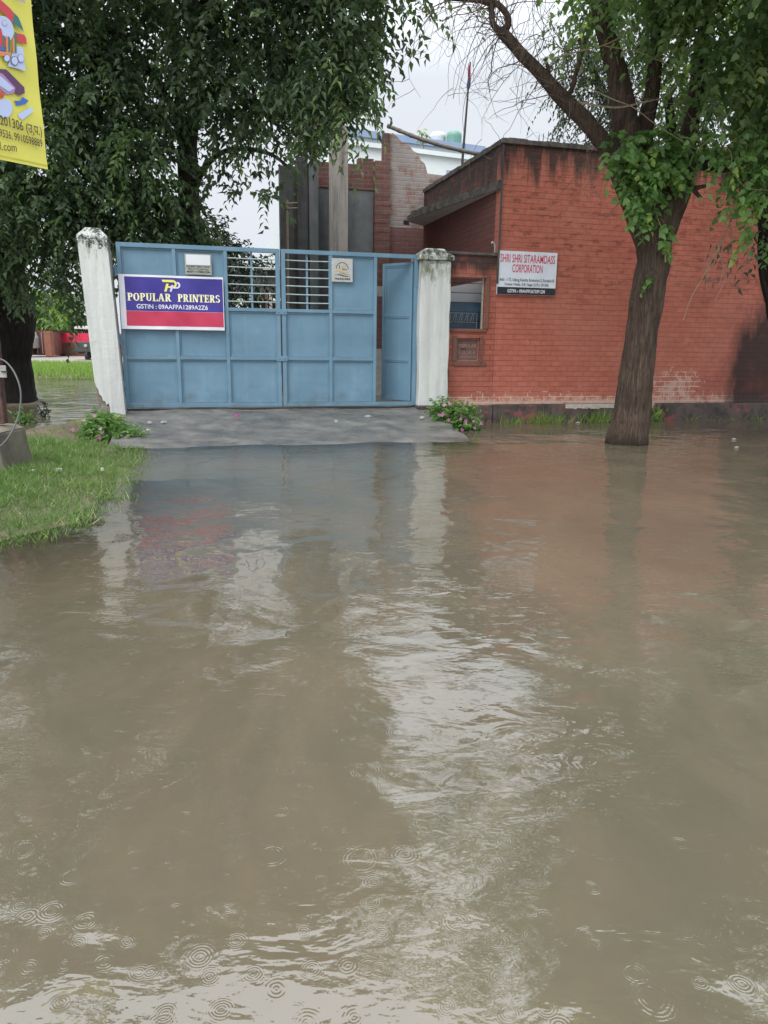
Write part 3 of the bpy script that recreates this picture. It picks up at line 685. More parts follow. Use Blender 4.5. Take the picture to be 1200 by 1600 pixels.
# serif lettering drawn stroke by stroke
def glyph(ch):
    S, T = .20, .085
    def v(x, a=0, b=1, w=S): return [(x, a), (x + w, a), (x + w, b), (x, b)]
    def sf(x0, x1, y): return [(x0, y), (x1, y), (x1, y + .055), (x0, y + .055)]
    def arc(cx, cy, rx, ry, a0, a1, w0, w1, n=10):
        out = []
        for i in range(n):
            r = []
            for q in (i, i + 1):
                an = math.radians(a0 + (a1 - a0) * q / n); w = w0 + (w1 - w0) * abs(math.cos(an)); r.append((an, w))
            p = [(cx + rx * math.cos(r[0][0]), cy + ry * math.sin(r[0][0])), (cx + rx * math.cos(r[1][0]), cy + ry * math.sin(r[1][0])),
                 (cx + (rx - r[1][1]) * math.cos(r[1][0]), cy + (ry - T) * math.sin(r[1][0])), (cx + (rx - r[0][1]) * math.cos(r[0][0]), cy + (ry - T) * math.sin(r[0][0]))]
            out.append(p)
        return out
    def dg(x0, y0, x1, y1, w): return [(x0, y0), (x0 + w, y0), (x1 + w, y1), (x1, y1)]
    if ch in 'PR':
        g = [v(.12), sf(.0, .44, 0), sf(0, .3, .945)] + arc(.42, .73, .33, .27, -90, 90, T, S) + [[(.3, .915), (.44, .915), (.44, 1), (.3, 1)], [(.3, .46), (.44, .46), (.44, .545), (.3, .545)]]
        if ch == 'R': g = g[:1] + [sf(0, .38, 0)] + g[2:] + [dg(.62, 0, .38, .48, .21), sf(.62, .92, 0)]
        return g, .78 if ch == 'P' else .9
    if ch == 'O': return arc(.43, .5, .42, .5, 0, 360, T, S, 26), .86
    if ch == 'U': return [v(.1, .3), v(.66, .3, 1, .1), sf(-.02, .42, .945), sf(.54, .86, .945)] + arc(.43, .32, .33, .32, 180, 360, T, .14, 14), .86
    if ch == 'L': return [v(.12), sf(0, .44, .945), [(0, 0), (.74, 0), (.74, .07), (0, .07)], [(.64, 0), (.74, 0), (.74, .3), (.69, .3)]], .76
    if ch == 'A': return [dg(.06, 0, .38, 1, .09), dg(.62, 0, .36, 1, .2), sf(-.02, .26, 0), sf(.54, .92, 0), [(.2, .3), (.68, .3), (.68, .38), (.2, .38)]], .9
    if ch == 'I': return [v(.12), sf(0, .44, 0), sf(0, .44, .945)], .44
    if ch == 'N': return [v(.1, 0, 1, .09), v(.76, 0, 1, .09), dg(.62, 0, .08, 1, .22), sf(0, .3, 0), sf(.64, .96, .945)], .94
    if ch == 'T': return [v(.32), sf(.18, .66, 0), [(0, .93), (.84, .93), (.84, 1), (0, 1)], [(0, .7), (.06, .7), (.1, 1), (0, 1)], [(.78, .7), (.84, .7), (.84, 1), (.74, 1)]], .84
    if ch == 'E': return [v(.12), [(0, 0), (.74, 0), (.74, .07), (0, .07)], [(0, .93), (.7, .93), (.7, 1), (0, 1)], [(.3, .46), (.6, .46), (.6, .54), (.3, .54)], [(.66, 0), (.74, 0), (.74, .28), (.7, .28)], [(.62, .74), (.7, .72), (.7, 1), (.62, 1)], [(.55, .36), (.6, .36), (.6, .64), (.55, .64)]], .78
    if ch == 'S': return arc(.36, .74, .32, .26, 20, 250, T, .16, 12) + arc(.36, .27, .33, .27, -160, 85, T, .18, 12), .72
    return [], .62
def serif(mb, word, x0, x1, zz0, zz1, w, mi=0):
    gs = [glyph(c) for c in word]; tot = sum(g[1] for g in gs) + .1 * (len(gs) - 1); s = (x1 - x0) / tot; h = zz1 - zz0; x = x0
    for g, a in gs:
        for p in g:
            mb.add([(x + q[0] * s, w, zz0 + q[1] * h) for q in p], [tuple(range(len(p)))], mi)
        x += (a + .1) * s
ZL0, ZL1 = z0 + .46, z0 + .585
for off, dx, mat, nm in ((.006, -.008, 'b_yel', 'lettering_shadow'), (.009, .0, 'b_cream', 'lettering')):
    mb = MB(); serif(mb, 'POPULAR', u0 + .125 + dx, u0 + .825 + dx, ZL0 - dx * .3, ZL1, 0); drape(mb, off).build(nm, M[mat], bn); mb = MB(); serif(mb, 'PRINTERS', u0 + .935 + dx, u0 + 1.63 + dx, ZL0 - dx * .3, ZL1, 0)
    drape(mb, off).build(nm, M[mat], bn)
mb = MB(); put_text(mb, 'GSTIN : 09AAFPA1289A2Z6', u0 + .26, u0 + 1.42, z0 + .335, z0 + .41, 0, .015); drape(mb, .006).build('tax_number', M['b_white'], bn)
def pgon(mb, pts, w, mi=0): mb.add([(p[0], w, p[1]) for p in pts], [tuple(range(len(pts)))], mi)
def pp(mb, x, z, s, first):
    # slanted double letter: bar, stem and bowl
    if first: pgon(mb, [(x, z + .9 * s), (x + 1.0 * s, z + .9 * s), (x + 1.06 * s, z + 1.12 * s), (x - .1 * s, z + 1.12 * s)], 0)
    pgon(mb, [(x + .1 * s, z), (x + .33 * s, z), (x + .55 * s, z + .75 * s), (x + .32 * s, z + .75 * s)], 0)
    n = 12; cx, cz, r = x + .95 * s, z + .74 * s, .38 * s
    for i in range(n):
        a, b = [math.radians(-90 + 180 * q / n) for q in (i, i + 1)]
        pgon(mb, [(cx + r * math.cos(a), cz + r * math.sin(a)), (cx + r * math.cos(b), cz + r * math.sin(b)), (cx + .5 * r * math.cos(b), cz + .5 * r * math.sin(b)), (cx + .5 * r * math.cos(a), cz + .5 * r * math.sin(a))], 0)
    pgon(mb, [(x + .35 * s, z + .36 * s), (cx, z + .36 * s), (cx, z + .52 * s), (x + .42 * s, z + .52 * s)], 0)
mb = MB(); pp(mb, u0 + .70, z0 + .62, .17, True); drape(mb, .007).build('emblem', M['b_yel'], bn)
mb = MB(); pp(mb, u0 + .79, z0 + .62, .145, False); drape(mb, .011).build('emblem', M['b_lilac'], bn)
# small plates
def plate(name, label, px0, px1, mat, w=-.05):
    a = on2(*px0, w); b = on2(*px1, w); U0, U1, Z0, Z1 = a[0], b[0], b[1], a[1]
    o = thing(name, label, 'sign', (U0, w, Z0), FA); mb = MB(); mb.box((U0, w, Z0), (U1, w + .006, Z1)); mb.build('board', mat, o, bevel=.002); return o, U0, U1, Z0, Z1
o, a, b, c, d = plate('nameplate', 'small steel nameplate with its shine painted as a white strip, fixed just above the blue banner', (288, 396), (331, 430), M['plate'])
mb = MB(); mb.box((a + .02, -.056, c + .155), (b - .02, -.052, d - .015)); mb.build('sheen_strip', M['white_wall'], o)  # bright reflection on the steel painted as a matt white strip
mb = MB(); put_text(mb, 'RAMRI SEIAI FINE', a + .03, b - .03, c + .115, c + .145, -.053, .01); mb.build('lettering', M['s_ink'], o); mb = MB(); put_text(mb, 'PRIVATE LIMITED', a + .05, b - .05, c + .075, c + .102, -.053, .01); mb.build('lettering', M['s_ink'], o); mb = MB(); put_text(mb, 'MAFT 9198891234', a + .03, b - .02, c + .03, c + .062, -.053, .03); mb.build('lettering', M['s_ink'], o)
o, a, b, c, d = plate('nameplate', 'square cream TREASURER plate with an arched skyline emblem on the gate', (518, 403), (551, 441), M['silver'])
wq = -.053
def arcpoly(mb, cx, cz, r, t_, a0, a1, w, mi=0, n=16):
    for i in range(n):
        p, q = [math.radians(a0 + (a1 - a0) * k / n) for k in (i, i + 1)]
        pgon(mb, [(cx + r * math.cos(p), cz + r * math.sin(p)), (cx + r * math.cos(q), cz + r * math.sin(q)), (cx + (r - t_) * math.cos(q), cz + (r - t_) * math.sin(q)), (cx + (r - t_) * math.cos(p), cz + (r - t_) * math.sin(p))], w, mi)
W_, H_ = b - a, d - c
mb = MB(); arcpoly(mb, a + .5 * W_, c + .55 * H_, .3 * W_, .03 * W_, 0, 180, wq); mb.box((a + .36 * W_, wq, c + .55 * H_), (a + .39 * W_, wq - .001, c + .72 * H_))
for i in range(4): mb.box((a + (.5 + .06 * i) * W_, wq, c + .5 * H_), (a + (.53 + .06 * i) * W_, wq - .001, c + .56 * H_))
def wavy(mb, zc, amp, th, x0, x1, ph=0):
    n = 14
    for i in range(n):
        r = []
        for q in (i, i + 1): f = q / n; r.append((a + (x0 + (x1 - x0) * f) * W_, c + (zc + amp * math.sin(f * 6.0 + ph)) * H_, th * math.sin(math.pi * min(max(f, .06), .94)) * H_))
        pgon(mb, [(r[0][0], r[0][1] - r[0][2]), (r[1][0], r[1][1] - r[1][2]), (r[1][0], r[1][1] + r[1][2]), (r[0][0], r[0][1] + r[0][2])], wq - .001)
wavy(mb, .27, .03, .022, .12, .9); wavy(mb, .34, .03, .008, .3, .9)
put_text(mb, 'TREASURER', a + .12 * W_, b - .1 * W_, c + .08 * H_, c + .17 * H_, wq, .03); mb.build('emblem', M['s_dk'], o)
mb = MB(); wavy(mb, .43, .035, .04, .1, .82)
for x, h in ((.46, .68), (.53, .72), (.61, .7)): mb.box((a + x * W_, wq, c + .57 * H_), (a + (x + .05) * W_, wq - .001, c + h * H_))
mb.build('emblem', M['gold'], o)
# company board on the red wall
a, b, c, d = -.06, 1.14, 2.41, 3.19; w = -.05
o = thing('wall_sign', 'white company board with red heading and black strip on the red brick wall', 'sign', (a, w, c), FA)
mb = MB(); mb.box((a, w, c), (b, w + .03, d)); mb.build('board', M['s_white'], o, bevel=.003)
mb = MB(); mb.box((a + .004, w - .003, c + .003), (b - .004, w - .0005, c + .135)); mb.build('strip', M['s_dk'], o)
mb = MB(); put_text(mb, 'SHRI SHRI SITARAMDASS', a + .045, b - .045, d - .205, d - .055, w - .003, .012); mb.build('heading', M['s_red'], o); mb = MB(); put_text(mb, 'CORPORATION', a + .29, b - .29, d - .38, d - .23, w - .003, .012); mb.build('heading', M['s_red'], o)
mb = MB(); put_text(mb, 'Add :- 173, Udyog Kendra Extension-2, Ecotech-III', a + .04, b - .04, c + .225, c + .30, w - .003, .012); mb.build('address', M['s_ink'], o); mb = MB(); put_text(mb, 'Greater Noida, G.B. Nagar (U.P.)- 201306', a + .15, b - .15, c + .148, c + .215, w - .003, .012); mb.build('address', M['s_ink'], o)
mb = MB(); put_text(mb, 'GSTIN :- 09AHPPG6730P1ZM', a + .21, b - .22, c + .035, c + .1, w - .0045, .02); mb.build('tax_number', M['b_white'], o)
# ------------------------------------------------------------------ low wall with window and letter box
lw = thing('boundary_wall', 'short red wall with a barred opening between the right pillar and the red building', 'wall', (-.5, 0, 0), FA)
wt = .23; wz = 3.09
op = (-1.02, -.255, 1.77, 2.70)         # opening
lb = (-.80, -.33, 1.17, 1.60)         # letter box recess
mb = MB(); U0, U1 = -1.02, -.045
mb.box((U0, 0, 2.70), (U1, wt, wz)); mb.box((-.255, 0, 1.77), (U1, wt, 2.70)); mb.box((U0, 0, 1.60), (U1, wt, 1.77)); mb.box((U0, 0, .345), (lb[0], wt, 1.60)); mb.box((lb[1], 0, .345), (U1, wt, 1.60)); mb.box((lb[0], 0, .345), (lb[1], wt, lb[2]))
mb.box((lb[0], .12, lb[2]), (lb[1], wt, lb[3]))
mb.build('wall', M['red_low'], lw)
mb = MB(); mb.box((U0, -.03, wz + .001), (U1, wt + .03, wz + .05)); mb.build('coping', M['coping'], lw, bevel=.01)
mb = MB(); mb.box((U0, -.03, 1.71), (-.22, -.001, 1.765)); mb.box((lb[1] + .005, -.025, 1.12), (lb[1] + .06, -.001, 1.64)); mb.box((lb[0] - .07, -.025, 1.08), (lb[1] + .13, -.001, 1.165)); mb.box((lb[0] - .09, -.022, 1.17), (lb[0] - .005, -.001, 1.64))
mb.box((-.25, -.035, 1.77), (-.19, -.001, 2.74)); mb.build('ledge', concrete('stained_red_ledge', (.2, .07, .05), (.12, .09, .075), .6), lw, bevel=.01)
mb = MB(); mb.box((U0, -.035, -.5), (U1 + .02, wt, .344)); mb.build('plinth', M['plinth'], lw, bevel=.015)
for i in range(5): 
    z = 1.77 + .93 * (i + .8) / 5.4; mb = MB(); mb.tube([(U0, .1, z), (-.255, .1, z)], .007, 6); mb.build('grille_bar', M['dark'], lw)
mb = MB(); mb.box((-.30, .08, 1.77), (-.27, .11, 2.70)); mb.build('grille_upright', M['plate'], lw)
o = thing('letter_box', 'rusty brown letter box with faded lettering sunk in the low red wall', 'letter box', (lb[0], .1, lb[2]), FA)
mb = MB(); mb.box((lb[0] + .01, .06, lb[2] + .005), (lb[1] - .01, .118, lb[3] - .005)); mb.build('door', M['letter'], o, bevel=.004)
mb = MB(); frame_rect(mb, lb[0] + .012, lb[1] - .012, lb[2] + .008, lb[3] - .008, .014, .045, .058); mb.build('rim', M['faint'], o)
mb = MB(); put_text(mb, 'POPULAR', lb[0] + .06, lb[1] - .06, lb[2] + .255, lb[2] + .32, .057, .01); put_text(mb, 'E-23 UK-II', lb[0] + .06, lb[1] - .08, lb[2] + .13, lb[2] + .195, .057, .01); put_text(mb, 'ECOTECH', lb[0] + .08, lb[1] - .06, lb[2] + .06, lb[2] + .1, .057, .01); mb.build('lettering', M['faint'], o)
mb = MB(); mb.box((lb[0] + .11, .052, lb[2] + .215), (lb[0] + .21, .0585, lb[2] + .235)); mb.build('slot', M['s_dk'], o)
# things seen through the opening
o = thing('steel_cabinet', 'deep blue steel cabinet standing behind the barred opening in the low wall', 'cabinet', (-.5, .47, .3), FA)
mb = MB(); mb.box((-1.0, .47, .3), (-.10, .56, 2.27)); mb.build('body', M['blue_steel'], o, bevel=.01)
mb = MB(); mb.box((-.91, .455, .4), (-.5, .469, 2.18)); mb.build('door', M['blue_steel'], o, bevel=.003); mb = MB(); mb.box((-.49, .455, .4), (-.2, .469, 2.18)); mb.build('door', M['blue_steel'], o, bevel=.003)
mb = MB(); mb.prism([(-1.0, .3), (-.07, .3), (-.07, 2.70), (-1.0, 2.51)], 1, .62, .66); tag(mb.build('white_board', M['white_wall'], fr=FA, origin=(-.5, .64, .3)), 'white board with a slanting top edge behind the blue cabinet', 'board')
mb = MB(); x = -1.0
for zz in (1.9, 2.07): mb.tube([(-.85, .38, zz), (-.27, .38, zz)], .006, 5)
for i in range(9): mb.tube([(-.83 + .06 * i, .38, 1.9), (-.83 + .06 * (i + (1 if i % 2 else .4)), .38, 2.07)], .005, 5)
for i in range(2): mb.tube([(-.85 + .58 * i, .38, .3), (-.85 + .58 * i, .38, 2.07)], .008, 5)
tag(mb.build('wire_rack', M['silver'], fr=FA, origin=(-.8, .38, .3)), 'thin zigzag wire rack in front of the blue cabinet behind the opening', 'rack')
# ------------------------------------------------------------------ red building
rb = thing('brick_building', 'long flat roofed red painted brick building right of the gate', 'building', (0, 0, 0), FA)
HT = 5.03; DW = 4.8; UL = 11.0
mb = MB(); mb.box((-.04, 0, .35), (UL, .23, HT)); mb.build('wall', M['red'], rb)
mb = MB(); mb.box((-.038, .232, .3), (.19, DW, HT)); mb.build('side_wall', M['red_side'], rb, label='drip stained side wall under the canopy, shade painted into its brick colour')
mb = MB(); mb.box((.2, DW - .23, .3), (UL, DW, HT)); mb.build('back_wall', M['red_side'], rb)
# coping with a worn uneven edge
mb = MB(); n = 90
def coping(P0, P1, d, hgt, n, seed):
    for i in range(n):
        a, b = [P0 + (P1 - P0) * q / n for q in (i, i + 1)]
        h = hgt + .022 * mnoise.noise(Vector((i * .35, seed, 0))) + .012 * mnoise.noise(Vector((i * 1.9, seed, 5)))
        yield a, b, h
for a, b, h in coping(-.07, UL, 0, .085, n, 1): mb.box((a, -.045, HT + .002), (b, .28, HT + h))
for a, b, h in coping(.285, DW, 0, .085, 40, 2): mb.box((-.07, a, HT + .002), (.26, b, HT + h))
mb.build('coping', M['coping'], rb)
mb = MB(); mb.box((.26, .28, HT - .25), (UL, DW - .23, HT - .1)); mb.build('roof_slab', M['conc'], rb)
mb = MB(); mb.box((-.02, -.075, -.5), (UL, -.001, .342)); mb.build('plinth', M['plinth'], rb, bevel=.015)
# grimy crust of broken plaster on the plinth top
mb = MB()
for i in range(40):
    uu = 1.5 + i * .05; h = .04 + .05 * abs(mnoise.noise(Vector((i * .4, 3, 0))))
    mb.box((uu, -.085, .31 - h), (uu + .05, -.0752, .35))
mb.build('render_patch', simple('pale_broken_render', (.42, .38, .33), .9, .25, 20), rb)
# canopy: tapering slab on the side wall
cz = FA.on(787, 292, -.05)[2]; pt = at(637, 335, 18.4); po = FA.L(pt)
pts = [(-.042, -.02), (po[0], po[1]), (-.042, DW - .1)]
mb = MB(); cz0 = cz - .02
pw = [(-.042, .0), (po[0], po[1] - .35), (po[0] + .02, po[1] + .1), (-.042, DW - .05)]
mb.prism(pw, 2, cz0, cz0 + .12); mb.m = [0, 0, 1, 1, 1, 1]; mb.build('canopy', [M['slab'], M['coping']], rb, label='grey concrete canopy with dark mossy edge')
mb = MB(); q0 = Vector((*pw[0], 0)); q1 = Vector((*pw[1], 0)); nn = Vector((-(q1 - q0).y, (q1 - q0).x, 0)).normalized() * -.03
for i in range(30):
    a = q0 + (q1 - q0) * i / 30; b = q0 + (q1 - q0) * (i + 1) / 30
    if nn.dot(Vector((-1, -1, 0))) < 0: nn = -nn
    h0 = .02 * mnoise.noise(Vector((i * .5, 0, 3)))
    A = [a + nn * .1, b + nn * .1, b + nn, a + nn]
    mb.prism([(q.x, q.y) for q in A], 2, cz0 - .004 - abs(h0) * .3, cz0 + .15 + h0)
mb.build('canopy_edge', M['coping'], rb)
mb = MB(); mb.tube([(-.06, -.06, 2.6), (-.06, -.06, 5.0)], .02, 8)
mb.build('corner_pipe', M['conc_dark'], rb)
mb = MB(); mb.tube([FA.L(gz(768, 400, 3.1)) and (-.13, -.03, 3.14), (-.13, -.03, 3.26), (-.15, -.04, 3.31), (-.19, -.05, 3.33), (-.21, -.06, 3.3)], .016, 8)
o = mb.build('conduit_hook', M['silver'], fr=FA, origin=(-.13, -.03, 3.14), smooth=True); tag(o, 'small bent metal conduit above the top left corner of the company board', 'pipe')
for i, (px, py, h) in enumerate(((842, 221, .13), (848, 222, .16), (855, 222, .2))):
    q = FA.on(px, py, .1); mb = MB(); mb.tube([(q[0], .1, HT + .05), (q[0] + .01 * i, .1, HT + .09 + h)], .008, 6); mb.build('rebar_stub', M['rust'], rb)
# ------------------------------------------------------------------ ruin behind the gate
def P5(x, y, w=5.0): q = FA.on(x, y, w); return q[0], q[2]
RWd = 5.0
ru = thing('unfinished_building', 'roofless unfinished building of bare brick, grey plaster and concrete columns behind the gate', 'building', (P5(560, 400)[0], RWd, .3), FA)
gx0, _ = P5(607, 300); gx1, _ = P5(694, 300)
gt = P5(650, 272)[1]
mb = MB(); poly = [(gx0, .3), (gx1, .3)]
for px, py in ((692, 274), (668, 271), (664, 256), (657, 250), (654, 240), (646, 236), (640, 228), (628, 222), (620, 213), (614, 208), (606, 209)):
    q = P5(px, py); poly.append((min(q[0], gx1), q[1]))
poly[-1] = (gx0, poly[-1][1])
zc = P5(650, 357)[1]
mb.prism([(gx0, zc), (gx1, zc)] + poly[2:], 1, RWd, RWd + .23); mb.build('washed_wall', M['wash_brick'], ru)
mb = MB(); mb.box((gx0, RWd + .001, .3), (gx1, RWd + .229, zc - .002)); mb.build('lower_wall', M['red_ruin'], ru)
q = P5(636, 348); mb = MB(); mb.box((q[0] - .09, RWd - .003, q[1] - .05), (q[0] + .05, RWd + .01, q[1] + .05)); mb.build('putlog_hole', M['s_dk'], ru)
# pilaster
mb = MB(); a = P5(584, 300)[0]; top = P5(595, 246)[1]; tt = P5(608, 250)[1]
for i in range(int((top - .3) / .1)):
    o_ = .004 * (i % 2) + .004 * mnoise.noise(Vector((i * 1.3, 0, 0))); mb.box((a + o_, RWd - .12 + o_, .3 + i * .1), (gx0 + .02 - o_, RWd + .2, .4 + i * .1 - .002))
mb.build('pilaster', M['ruin_brick'], ru)
mb = MB(); mb.box((gx0 - .13, RWd - .05, top - .1), (gx0 + .012, RWd + .22, poly[-1][1])); mb.build('chimney_stub', M['ruin_brick'], ru)
# plaster wall with brick strip above
b0 = P5(437, 300)[0]; zp = P5(560, 296)[1]; zt_ = P5(550, 247)[1]; zt2 = P5(565, 246)[1]
bs = P5(498, 260)[0]; bm = P5(560, 250)[0]
mb = MB(); mb.box((bs, RWd + .02, zp + .002), (bm, RWd + .22, zt_ - .12)); mb.box((bm, RWd + .02, zp + .002), (a, RWd + .22, zt_ + .02)); mb.build('brick_strip', M['ruin_brick'], ru)
mb = MB(); mb.box((b0, RWd + .04, .3), (a, RWd + .2, zp)); mb.build('plaster_wall', M['plaster'], ru)
mb = MB(); mb.box((b0 - .02, RWd - .2, .3), (P5(463, 300)[0], RWd + .03, P5(450, 262)[1])); mb.build('dark_wall', M['conc_dark'], ru)
def column(px0, px1, py, w, mat, dp=.3):
    l = FA.on(px0, py, w); r = FA.on(px1, py, w); mb = MB(); rows = []
    n = 14
    for i in range(n + 1):
        z = .3 + (l[2] - .3) * i / n; j = .012 * mnoise.noise(Vector((i * .9, px0, 0))); rows.append((l[0] + j, r[0] + j, w, w + dp, z))
    ring(mb, rows); mb.build('column', mat, ru, bevel=.012)
    return l, r
c1 = column(517, 544, 193, 4.2, M['conc_pink']); c2 = column(483, 497, 252, 4.6, M['plaster'], .25); c3 = column(464, 481, 244, 4.7, M['conc_dark'], .3)
def rebars(l, r, w, n, h):
    for i in range(n):
        x = l[0] + (r[0] - l[0]) * (.15 + .7 * i / max(1, n - 1)); mb = MB(); hh = h * random.uniform(.75, 1.1)
        mb.tube([(x, w + .08, l[2] - .1), (x + random.uniform(-.03, .03), w + .08 + (i % 2) * .1, l[2] + hh * .5), (x + random.uniform(-.08, .08), w + .1, l[2] + hh)], .009, 5); mb.build('rebar', M['rust'], ru)
rebars(*c1, 4.2, 4, 2.0); rebars(*c2, 4.6, 3, 1.1); rebars(*c3, 4.7, 3, .9)
# white quoin stones and low pieces seen through the wicket gap
mb = MB(); q = P5(590, 455, 3.0); mb.box((q[0] - .5, 3.0, P5(590, 463, 3.)[1]), (q[0] + .4, 3.2, P5(590, 447, 3.)[1])); mb.build('lintel', M['lime'], ru)
mb = MB(); mb.box((q[0] - .5, 3.002, .3), (q[0] + .4, 3.2, P5(590, 545, 3.)[1])); mb.build('lime_base', M['lime'], ru)
mb = MB(); mb.box((q[0] - .5, 3.004, P5(590, 544.6, 3.)[1]), (q[0] + .4, 3.2, P5(590, 463.5, 3.)[1])); mb.build('pier', M['red_ruin'], ru)
# bamboo scaffold bits left of the ruin
mb = MB()
A = FA.on(447, 312, 4.4); B = FA.on(447, 400, 4.4); mb.tube([(A[0], 4.4, .3), (A[0] + .03, 4.4, A[2])], .025, 8)
for py in (318, 326):
    a_ = FA.on(447, py, 4.38); b_ = FA.on(465, py - 1, 4.38); mb.tube([(a_[0], 4.38, a_[2]), (b_[0], 4.38, b_[2])], .018, 8)
tag(mb.build('wooden_ladder', M['twig_pale'], fr=FA, origin=(A[0], 4.4, .3)), 'pale wooden pole with two rungs leaning by the dark left end of the ruin', 'ladder')
# bamboo pole across to the roof of the red building
A = FA.on(607, 197, 4.85); B = FA.on(747, 241, 2.2); mb = MB()
pA, pB = Vector((A[0], 4.85, A[2])), Vector((B[0], 2.2, B[2])); pB.z = max(pB.z, HT + .16)
d_ = pB - pA; nn = 36; mb.tube([pA + d_ * i / nn + Vector((0, 0, -.06 * math.sin(math.pi * i / nn))) for i in range(nn + 1)], [.045 * (1 - .15 * i / nn) * (1.22 if i % 5 == 0 else 1) for i in range(nn + 1)], 10)
tag(mb.build('bamboo_pole', M['bamboo'], fr=FA, origin=tuple(pA), smooth=True), 'long bamboo pole resting from the broken wall top to the red roof edge', 'pole')
# small weed growing on wall top
# ------------------------------------------------------------------ far white building, tanks, flag
Yw = 48
wbA = at(560, 206, Yw); wbB = at(752, 240, Yw)
wb = thing('white_building', 'distant white building with a blue parapet beyond the ruined wall', 'building', (wbA.x, Yw, .2))
rise = (at(752, 239, Yw).z - at(585, 205, Yw).z)
fw = Frame((wbA.x, Yw, 0), math.radians(24))
wb2 = wb; wb.rotation_euler = (0, 0, fw.th); ORG[wb.name] = (fw, Vector((0, 0, .2))); wb.location = fw.W((0, 0, .2))
zt0 = at(640, 216, Yw + 1).z
tp = fw.on(585, 207)[2]; lw_ = fw.on(585, 218)[2]; ux = fw.on(752, 240)[0]
mb = MB(); mb.box((-1, 0, .2), (ux, 9, lw_)); mb.build('wall', M['paint_w'], wb)
mb = MB(); mb.box((-1.1, -.25, lw_ + .002), (ux + .15, 9.1, tp)); mb.build('parapet', M['paint_b'], wb)
mb = MB(); mb.box((-1.05, -.22, lw_ - .5), (ux + .1, -.002, lw_ - .25)); mb.build('sunshade', M['paint_w'], wb)
for px in (708, 735):
    q = fw.on(px, 275); mb = MB(); mb.box((q[0] - .5, -.02, q[2] - .9), (q[0] + .5, -.003, q[2] + .3)); f = mb.build('window', M['paint_b'], wb)
def tank(px, py, r, h, mat, label, dp):
    q = fw.on(px, py, dp); z0_ = tp + .12; rows = [(r * .98, 0), (r, .03 * h), (r * .97, .3 * h), (r, .33 * h), (r * .97, .62 * h), (r, .65 * h), (r * .97, .88 * h), (r * .8, h), (.3 * r, h * 1.08), (.28 * r, h * 1.08), (.28 * r, h * 1.16), (.05 * r, h * 1.2)]
    o = thing('water_tank', label, 'water tank', (q[0], dp, z0_), fw); mb = MB(); mb.tube([(q[0], dp, z0_ + b) for a, b in rows[:9]], [a for a, b in rows[:9]], 24); mb.build('body', mat, o, smooth=True)
    mb = MB(); mb.tube([(q[0], dp, z0_ + b) for a, b in rows[8:]], [a for a, b in rows[8:]], 16); mb.build('lid', mat, o, smooth=True)
def sz(px): return px * 50 / FPX
tank(684, 226, sz(12), sz(21), M['tank_w'], 'white water tank on the distant blue and white roof', 2.0)
tank(709, 230, sz(11.5), sz(20), M['tank_g'], 'green water tank beside the white one on the distant roof', 1.2)
Yf = 34; A = at(723, 245, Yf); B = at(735, 97, Yf)
o = thing('flagpole', 'thin dark flagpole with a limp red and blue flag against the sky', 'flagpole', (A.x, Yf, 0))
mb = MB(); mb.tube([(A.x - .2, Yf, .2), tuple(A), tuple(B)], [.06, .055, .03], 8); mb.build('pole', M['dark'], o)
def flagbit(pts, m_, nm):
    mb = MB(); q = [at(x, y, Yf - .05 + .06 * (i % 2)) for i, (x, y) in enumerate(pts)]; n_ = len(q)
    vs = [tuple(v) for v in q] + [(v.x, v.y + .05, v.z) for v in q]
    mb.add(vs, [tuple(range(n_)), tuple(range(n_, 2 * n_))[::-1]] + [(i, n_ + i, n_ + (i + 1) % n_, (i + 1) % n_) for i in range(n_)]); mb.build(nm, m_, o)
flagbit([(732, 98), (735, 108), (736, 122), (731, 122), (731, 110)], M['flag_r'], 'red_band'); flagbit([(731, 122.4), (736, 122.4), (735, 134), (731, 146), (729, 134)], M['flag_b'], 'blue_band')
# ------------------------------------------------------------------ shed glimpsed through the left grille
Ys = 27
o = thing('shed', 'pale gabled shed with a dark open front glimpsed through the left gate grille', 'shed', (at(430, 500, Ys).x, Ys, .3))
q = [at(398, 421, Ys), at(437, 421, Ys), at(437, 358, Ys), at(424, 372, Ys)]
mb = MB(); mb.prism([(v.x, v.z) for v in q], 1, Ys, Ys + 4); mb.build('gable', M['paint_w'], o)
q = [at(330, 421.5, Ys), at(470, 421.5, Ys), at(470, 456, Ys), at(330, 456, Ys)]
mb = MB(); mb.prism([(v.x, v.z) for v in q], 1, Ys + .3, Ys + 4); mb.build('dark_band', M['conc_dark'], o)
for px in (388, 402, 413, 419, 429):
    a_ = at(px, 456, Ys); b_ = at(px + 5, 500, Ys); mb = MB(); mb.box((a_.x, Ys + .2, .3), (b_.x, Ys + .5, a_.z)); mb.build('post', M['lime'] if px != 413 else M['letter'], o)
mb = MB(); mb.box((at(395, 500, Ys).x, Ys + .6, .3), (at(470, 500, Ys).x, Ys + .9, at(400, 468, Ys).z)); mb.build('back_wall', M['letter'], o)
